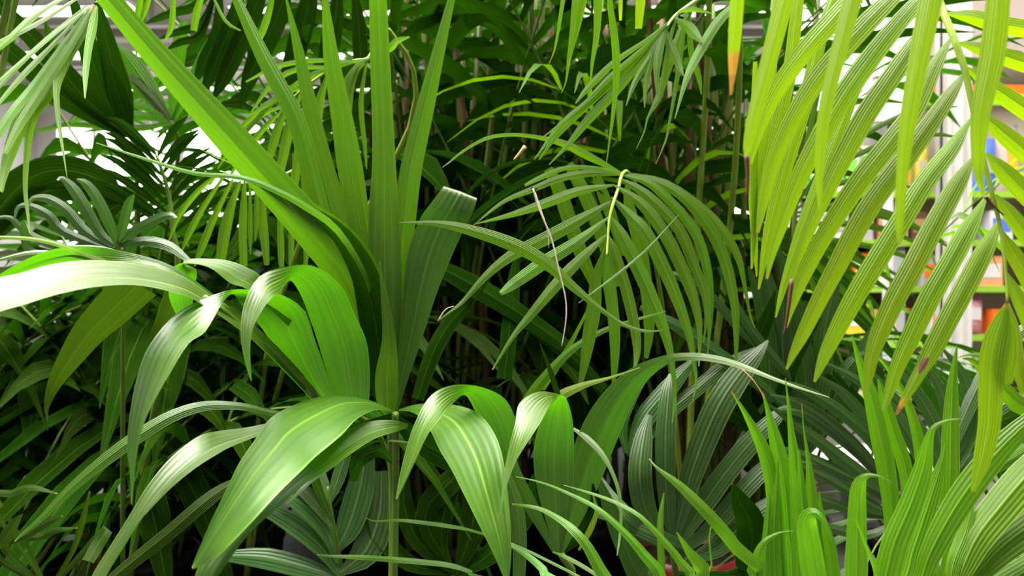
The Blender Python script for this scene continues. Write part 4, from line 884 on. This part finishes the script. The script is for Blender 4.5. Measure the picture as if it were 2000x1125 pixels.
# ------------------------------------------------------------------ grown palms: the dense stock behind
def grow_frond(plant, base_off, az, elev, length, n, leaf, wid, mat, droop=1.0, r=0.0045, smat='stalk', start=0.3, rows=5, angs=(68, 28), ldroop=0.55, rg=None):
    rg = rg or rnd
    p = plant.root + Vector((base_off[0], base_off[1], 0)); pts = [p.copy()]
    seg = 14; hd = Vector((math.cos(az), math.sin(az), 0)); e = elev
    for i in range(seg):
        t = (i + 1) / seg
        e2 = e - droop * t * t * 1.5
        p = p + (hd * math.cos(e2) + Vector((0, 0, math.sin(e2)))) * (length / seg)
        pts.append(p.copy())
    fo_ = tube('frond', pts, (r, r * 0.75, r * 0.5, r * 0.2), smat, plant.o, 6, 1)
    for k in range(n):
        t = start + (1 - start) * (k + 0.5) / n
        s = t * seg; i = min(int(s), seg - 1); f = s - i
        c = pts[i].lerp(pts[i + 1], f); T = (pts[i + 1] - pts[i]).normalized()
        side = T.cross(Vector((0, 0, 1)))
        if side.length < 0.05: side = Vector((-hd.y, hd.x, 0))
        side.normalize(); up = side.cross(T)
        q = (k + 0.5) / n
        prof = 0.45 + 0.75 * math.sin(math.pi * (0.12 + 0.72 * q))
        for sg_ in (-1, 1):
            an = math.radians(angs[0] + (angs[1] - angs[0]) * q + rg.uniform(-7, 7))
            D = (T * math.cos(an) + side * sg_ * math.sin(an) + up * rg.uniform(0.05, 0.3)).normalized()
            ll = leaf * prof * rg.uniform(0.85, 1.12); dr = ldroop * rg.uniform(0.6, 1.4)
            C, S, W = [], [], []
            for a in range(rows + 1):
                tt = a / rows
                C.append(c + D * (ll * tt) - Vector((0, 0, 1)) * (dr * ll * tt * tt))
                W.append(max(wid * (math.sin(math.pi * min(1, 0.1 + 0.55 * tt ** 0.8)) if tt < 0.55 else (1 - tt) / 0.45 * 0.98 + 0.02), 0.0008))
            for a in range(rows + 1):
                TT = (C[min(a + 1, rows)] - C[max(a - 1, 0)]).normalized()
                s_ = TT.cross(up); s_ = s_.normalized() if s_.length > 0.05 else side
                S.append(s_)
            ribbon('leaflet', C, S, W, mat, fo_, 0.25, 3)
    return fo_

def grown(name, label, x, d, n_fr, length, leaf, wid, mat, n=9, elev=(1.0, 1.35), droop=1.0, seed=1, az=(0, 6.283), r=0.13, canes=0, cmat='cane', pot='pot_black', start=0.3, smat='stalk', h=0.27, ldroop=0.55):
    pl = Plant(name, label, x, d, pot=pot, r=r, h=h)
    rg = random.Random(seed)
    for i in range(n_fr):
        a = az[0] + (az[1] - az[0]) * (i + rg.uniform(0.2, 0.8)) / n_fr
        grow_frond(pl, (rg.uniform(-1, 1) * r * 0.5, rg.uniform(-1, 1) * r * 0.5), a, rg.uniform(*elev), length * rg.uniform(0.8, 1.15), n, leaf, wid, mat, droop * rg.uniform(0.8, 1.2), rg=rg, smat=smat, start=start, ldroop=ldroop)
    for i in range(canes):
        bx, by = rg.uniform(-1, 1) * r * 0.8, rg.uniform(-1, 1) * r * 0.8
        lean = Vector((rg.uniform(-0.12, 0.12), rg.uniform(-0.1, 0.1), 0)); hh = rg.uniform(0.9, 1.5)
        p0 = pl.root + Vector((bx, by, 0))
        tube('cane', [p0, p0 + lean * 0.4 + Vector((0, 0, hh * 0.5)), p0 + lean + Vector((0, 0, hh))], (rg.uniform(0.006, 0.010), 0.005), 'cane_brown' if rg.random() < 0.18 else cmat, pl.o, 7, 3)
    return pl

# back row of tall areca palms: canes low, fronds arching above the frame
PI = math.pi
BK = (-0.35, PI + 0.35)
k_ = dict(mat='dark')
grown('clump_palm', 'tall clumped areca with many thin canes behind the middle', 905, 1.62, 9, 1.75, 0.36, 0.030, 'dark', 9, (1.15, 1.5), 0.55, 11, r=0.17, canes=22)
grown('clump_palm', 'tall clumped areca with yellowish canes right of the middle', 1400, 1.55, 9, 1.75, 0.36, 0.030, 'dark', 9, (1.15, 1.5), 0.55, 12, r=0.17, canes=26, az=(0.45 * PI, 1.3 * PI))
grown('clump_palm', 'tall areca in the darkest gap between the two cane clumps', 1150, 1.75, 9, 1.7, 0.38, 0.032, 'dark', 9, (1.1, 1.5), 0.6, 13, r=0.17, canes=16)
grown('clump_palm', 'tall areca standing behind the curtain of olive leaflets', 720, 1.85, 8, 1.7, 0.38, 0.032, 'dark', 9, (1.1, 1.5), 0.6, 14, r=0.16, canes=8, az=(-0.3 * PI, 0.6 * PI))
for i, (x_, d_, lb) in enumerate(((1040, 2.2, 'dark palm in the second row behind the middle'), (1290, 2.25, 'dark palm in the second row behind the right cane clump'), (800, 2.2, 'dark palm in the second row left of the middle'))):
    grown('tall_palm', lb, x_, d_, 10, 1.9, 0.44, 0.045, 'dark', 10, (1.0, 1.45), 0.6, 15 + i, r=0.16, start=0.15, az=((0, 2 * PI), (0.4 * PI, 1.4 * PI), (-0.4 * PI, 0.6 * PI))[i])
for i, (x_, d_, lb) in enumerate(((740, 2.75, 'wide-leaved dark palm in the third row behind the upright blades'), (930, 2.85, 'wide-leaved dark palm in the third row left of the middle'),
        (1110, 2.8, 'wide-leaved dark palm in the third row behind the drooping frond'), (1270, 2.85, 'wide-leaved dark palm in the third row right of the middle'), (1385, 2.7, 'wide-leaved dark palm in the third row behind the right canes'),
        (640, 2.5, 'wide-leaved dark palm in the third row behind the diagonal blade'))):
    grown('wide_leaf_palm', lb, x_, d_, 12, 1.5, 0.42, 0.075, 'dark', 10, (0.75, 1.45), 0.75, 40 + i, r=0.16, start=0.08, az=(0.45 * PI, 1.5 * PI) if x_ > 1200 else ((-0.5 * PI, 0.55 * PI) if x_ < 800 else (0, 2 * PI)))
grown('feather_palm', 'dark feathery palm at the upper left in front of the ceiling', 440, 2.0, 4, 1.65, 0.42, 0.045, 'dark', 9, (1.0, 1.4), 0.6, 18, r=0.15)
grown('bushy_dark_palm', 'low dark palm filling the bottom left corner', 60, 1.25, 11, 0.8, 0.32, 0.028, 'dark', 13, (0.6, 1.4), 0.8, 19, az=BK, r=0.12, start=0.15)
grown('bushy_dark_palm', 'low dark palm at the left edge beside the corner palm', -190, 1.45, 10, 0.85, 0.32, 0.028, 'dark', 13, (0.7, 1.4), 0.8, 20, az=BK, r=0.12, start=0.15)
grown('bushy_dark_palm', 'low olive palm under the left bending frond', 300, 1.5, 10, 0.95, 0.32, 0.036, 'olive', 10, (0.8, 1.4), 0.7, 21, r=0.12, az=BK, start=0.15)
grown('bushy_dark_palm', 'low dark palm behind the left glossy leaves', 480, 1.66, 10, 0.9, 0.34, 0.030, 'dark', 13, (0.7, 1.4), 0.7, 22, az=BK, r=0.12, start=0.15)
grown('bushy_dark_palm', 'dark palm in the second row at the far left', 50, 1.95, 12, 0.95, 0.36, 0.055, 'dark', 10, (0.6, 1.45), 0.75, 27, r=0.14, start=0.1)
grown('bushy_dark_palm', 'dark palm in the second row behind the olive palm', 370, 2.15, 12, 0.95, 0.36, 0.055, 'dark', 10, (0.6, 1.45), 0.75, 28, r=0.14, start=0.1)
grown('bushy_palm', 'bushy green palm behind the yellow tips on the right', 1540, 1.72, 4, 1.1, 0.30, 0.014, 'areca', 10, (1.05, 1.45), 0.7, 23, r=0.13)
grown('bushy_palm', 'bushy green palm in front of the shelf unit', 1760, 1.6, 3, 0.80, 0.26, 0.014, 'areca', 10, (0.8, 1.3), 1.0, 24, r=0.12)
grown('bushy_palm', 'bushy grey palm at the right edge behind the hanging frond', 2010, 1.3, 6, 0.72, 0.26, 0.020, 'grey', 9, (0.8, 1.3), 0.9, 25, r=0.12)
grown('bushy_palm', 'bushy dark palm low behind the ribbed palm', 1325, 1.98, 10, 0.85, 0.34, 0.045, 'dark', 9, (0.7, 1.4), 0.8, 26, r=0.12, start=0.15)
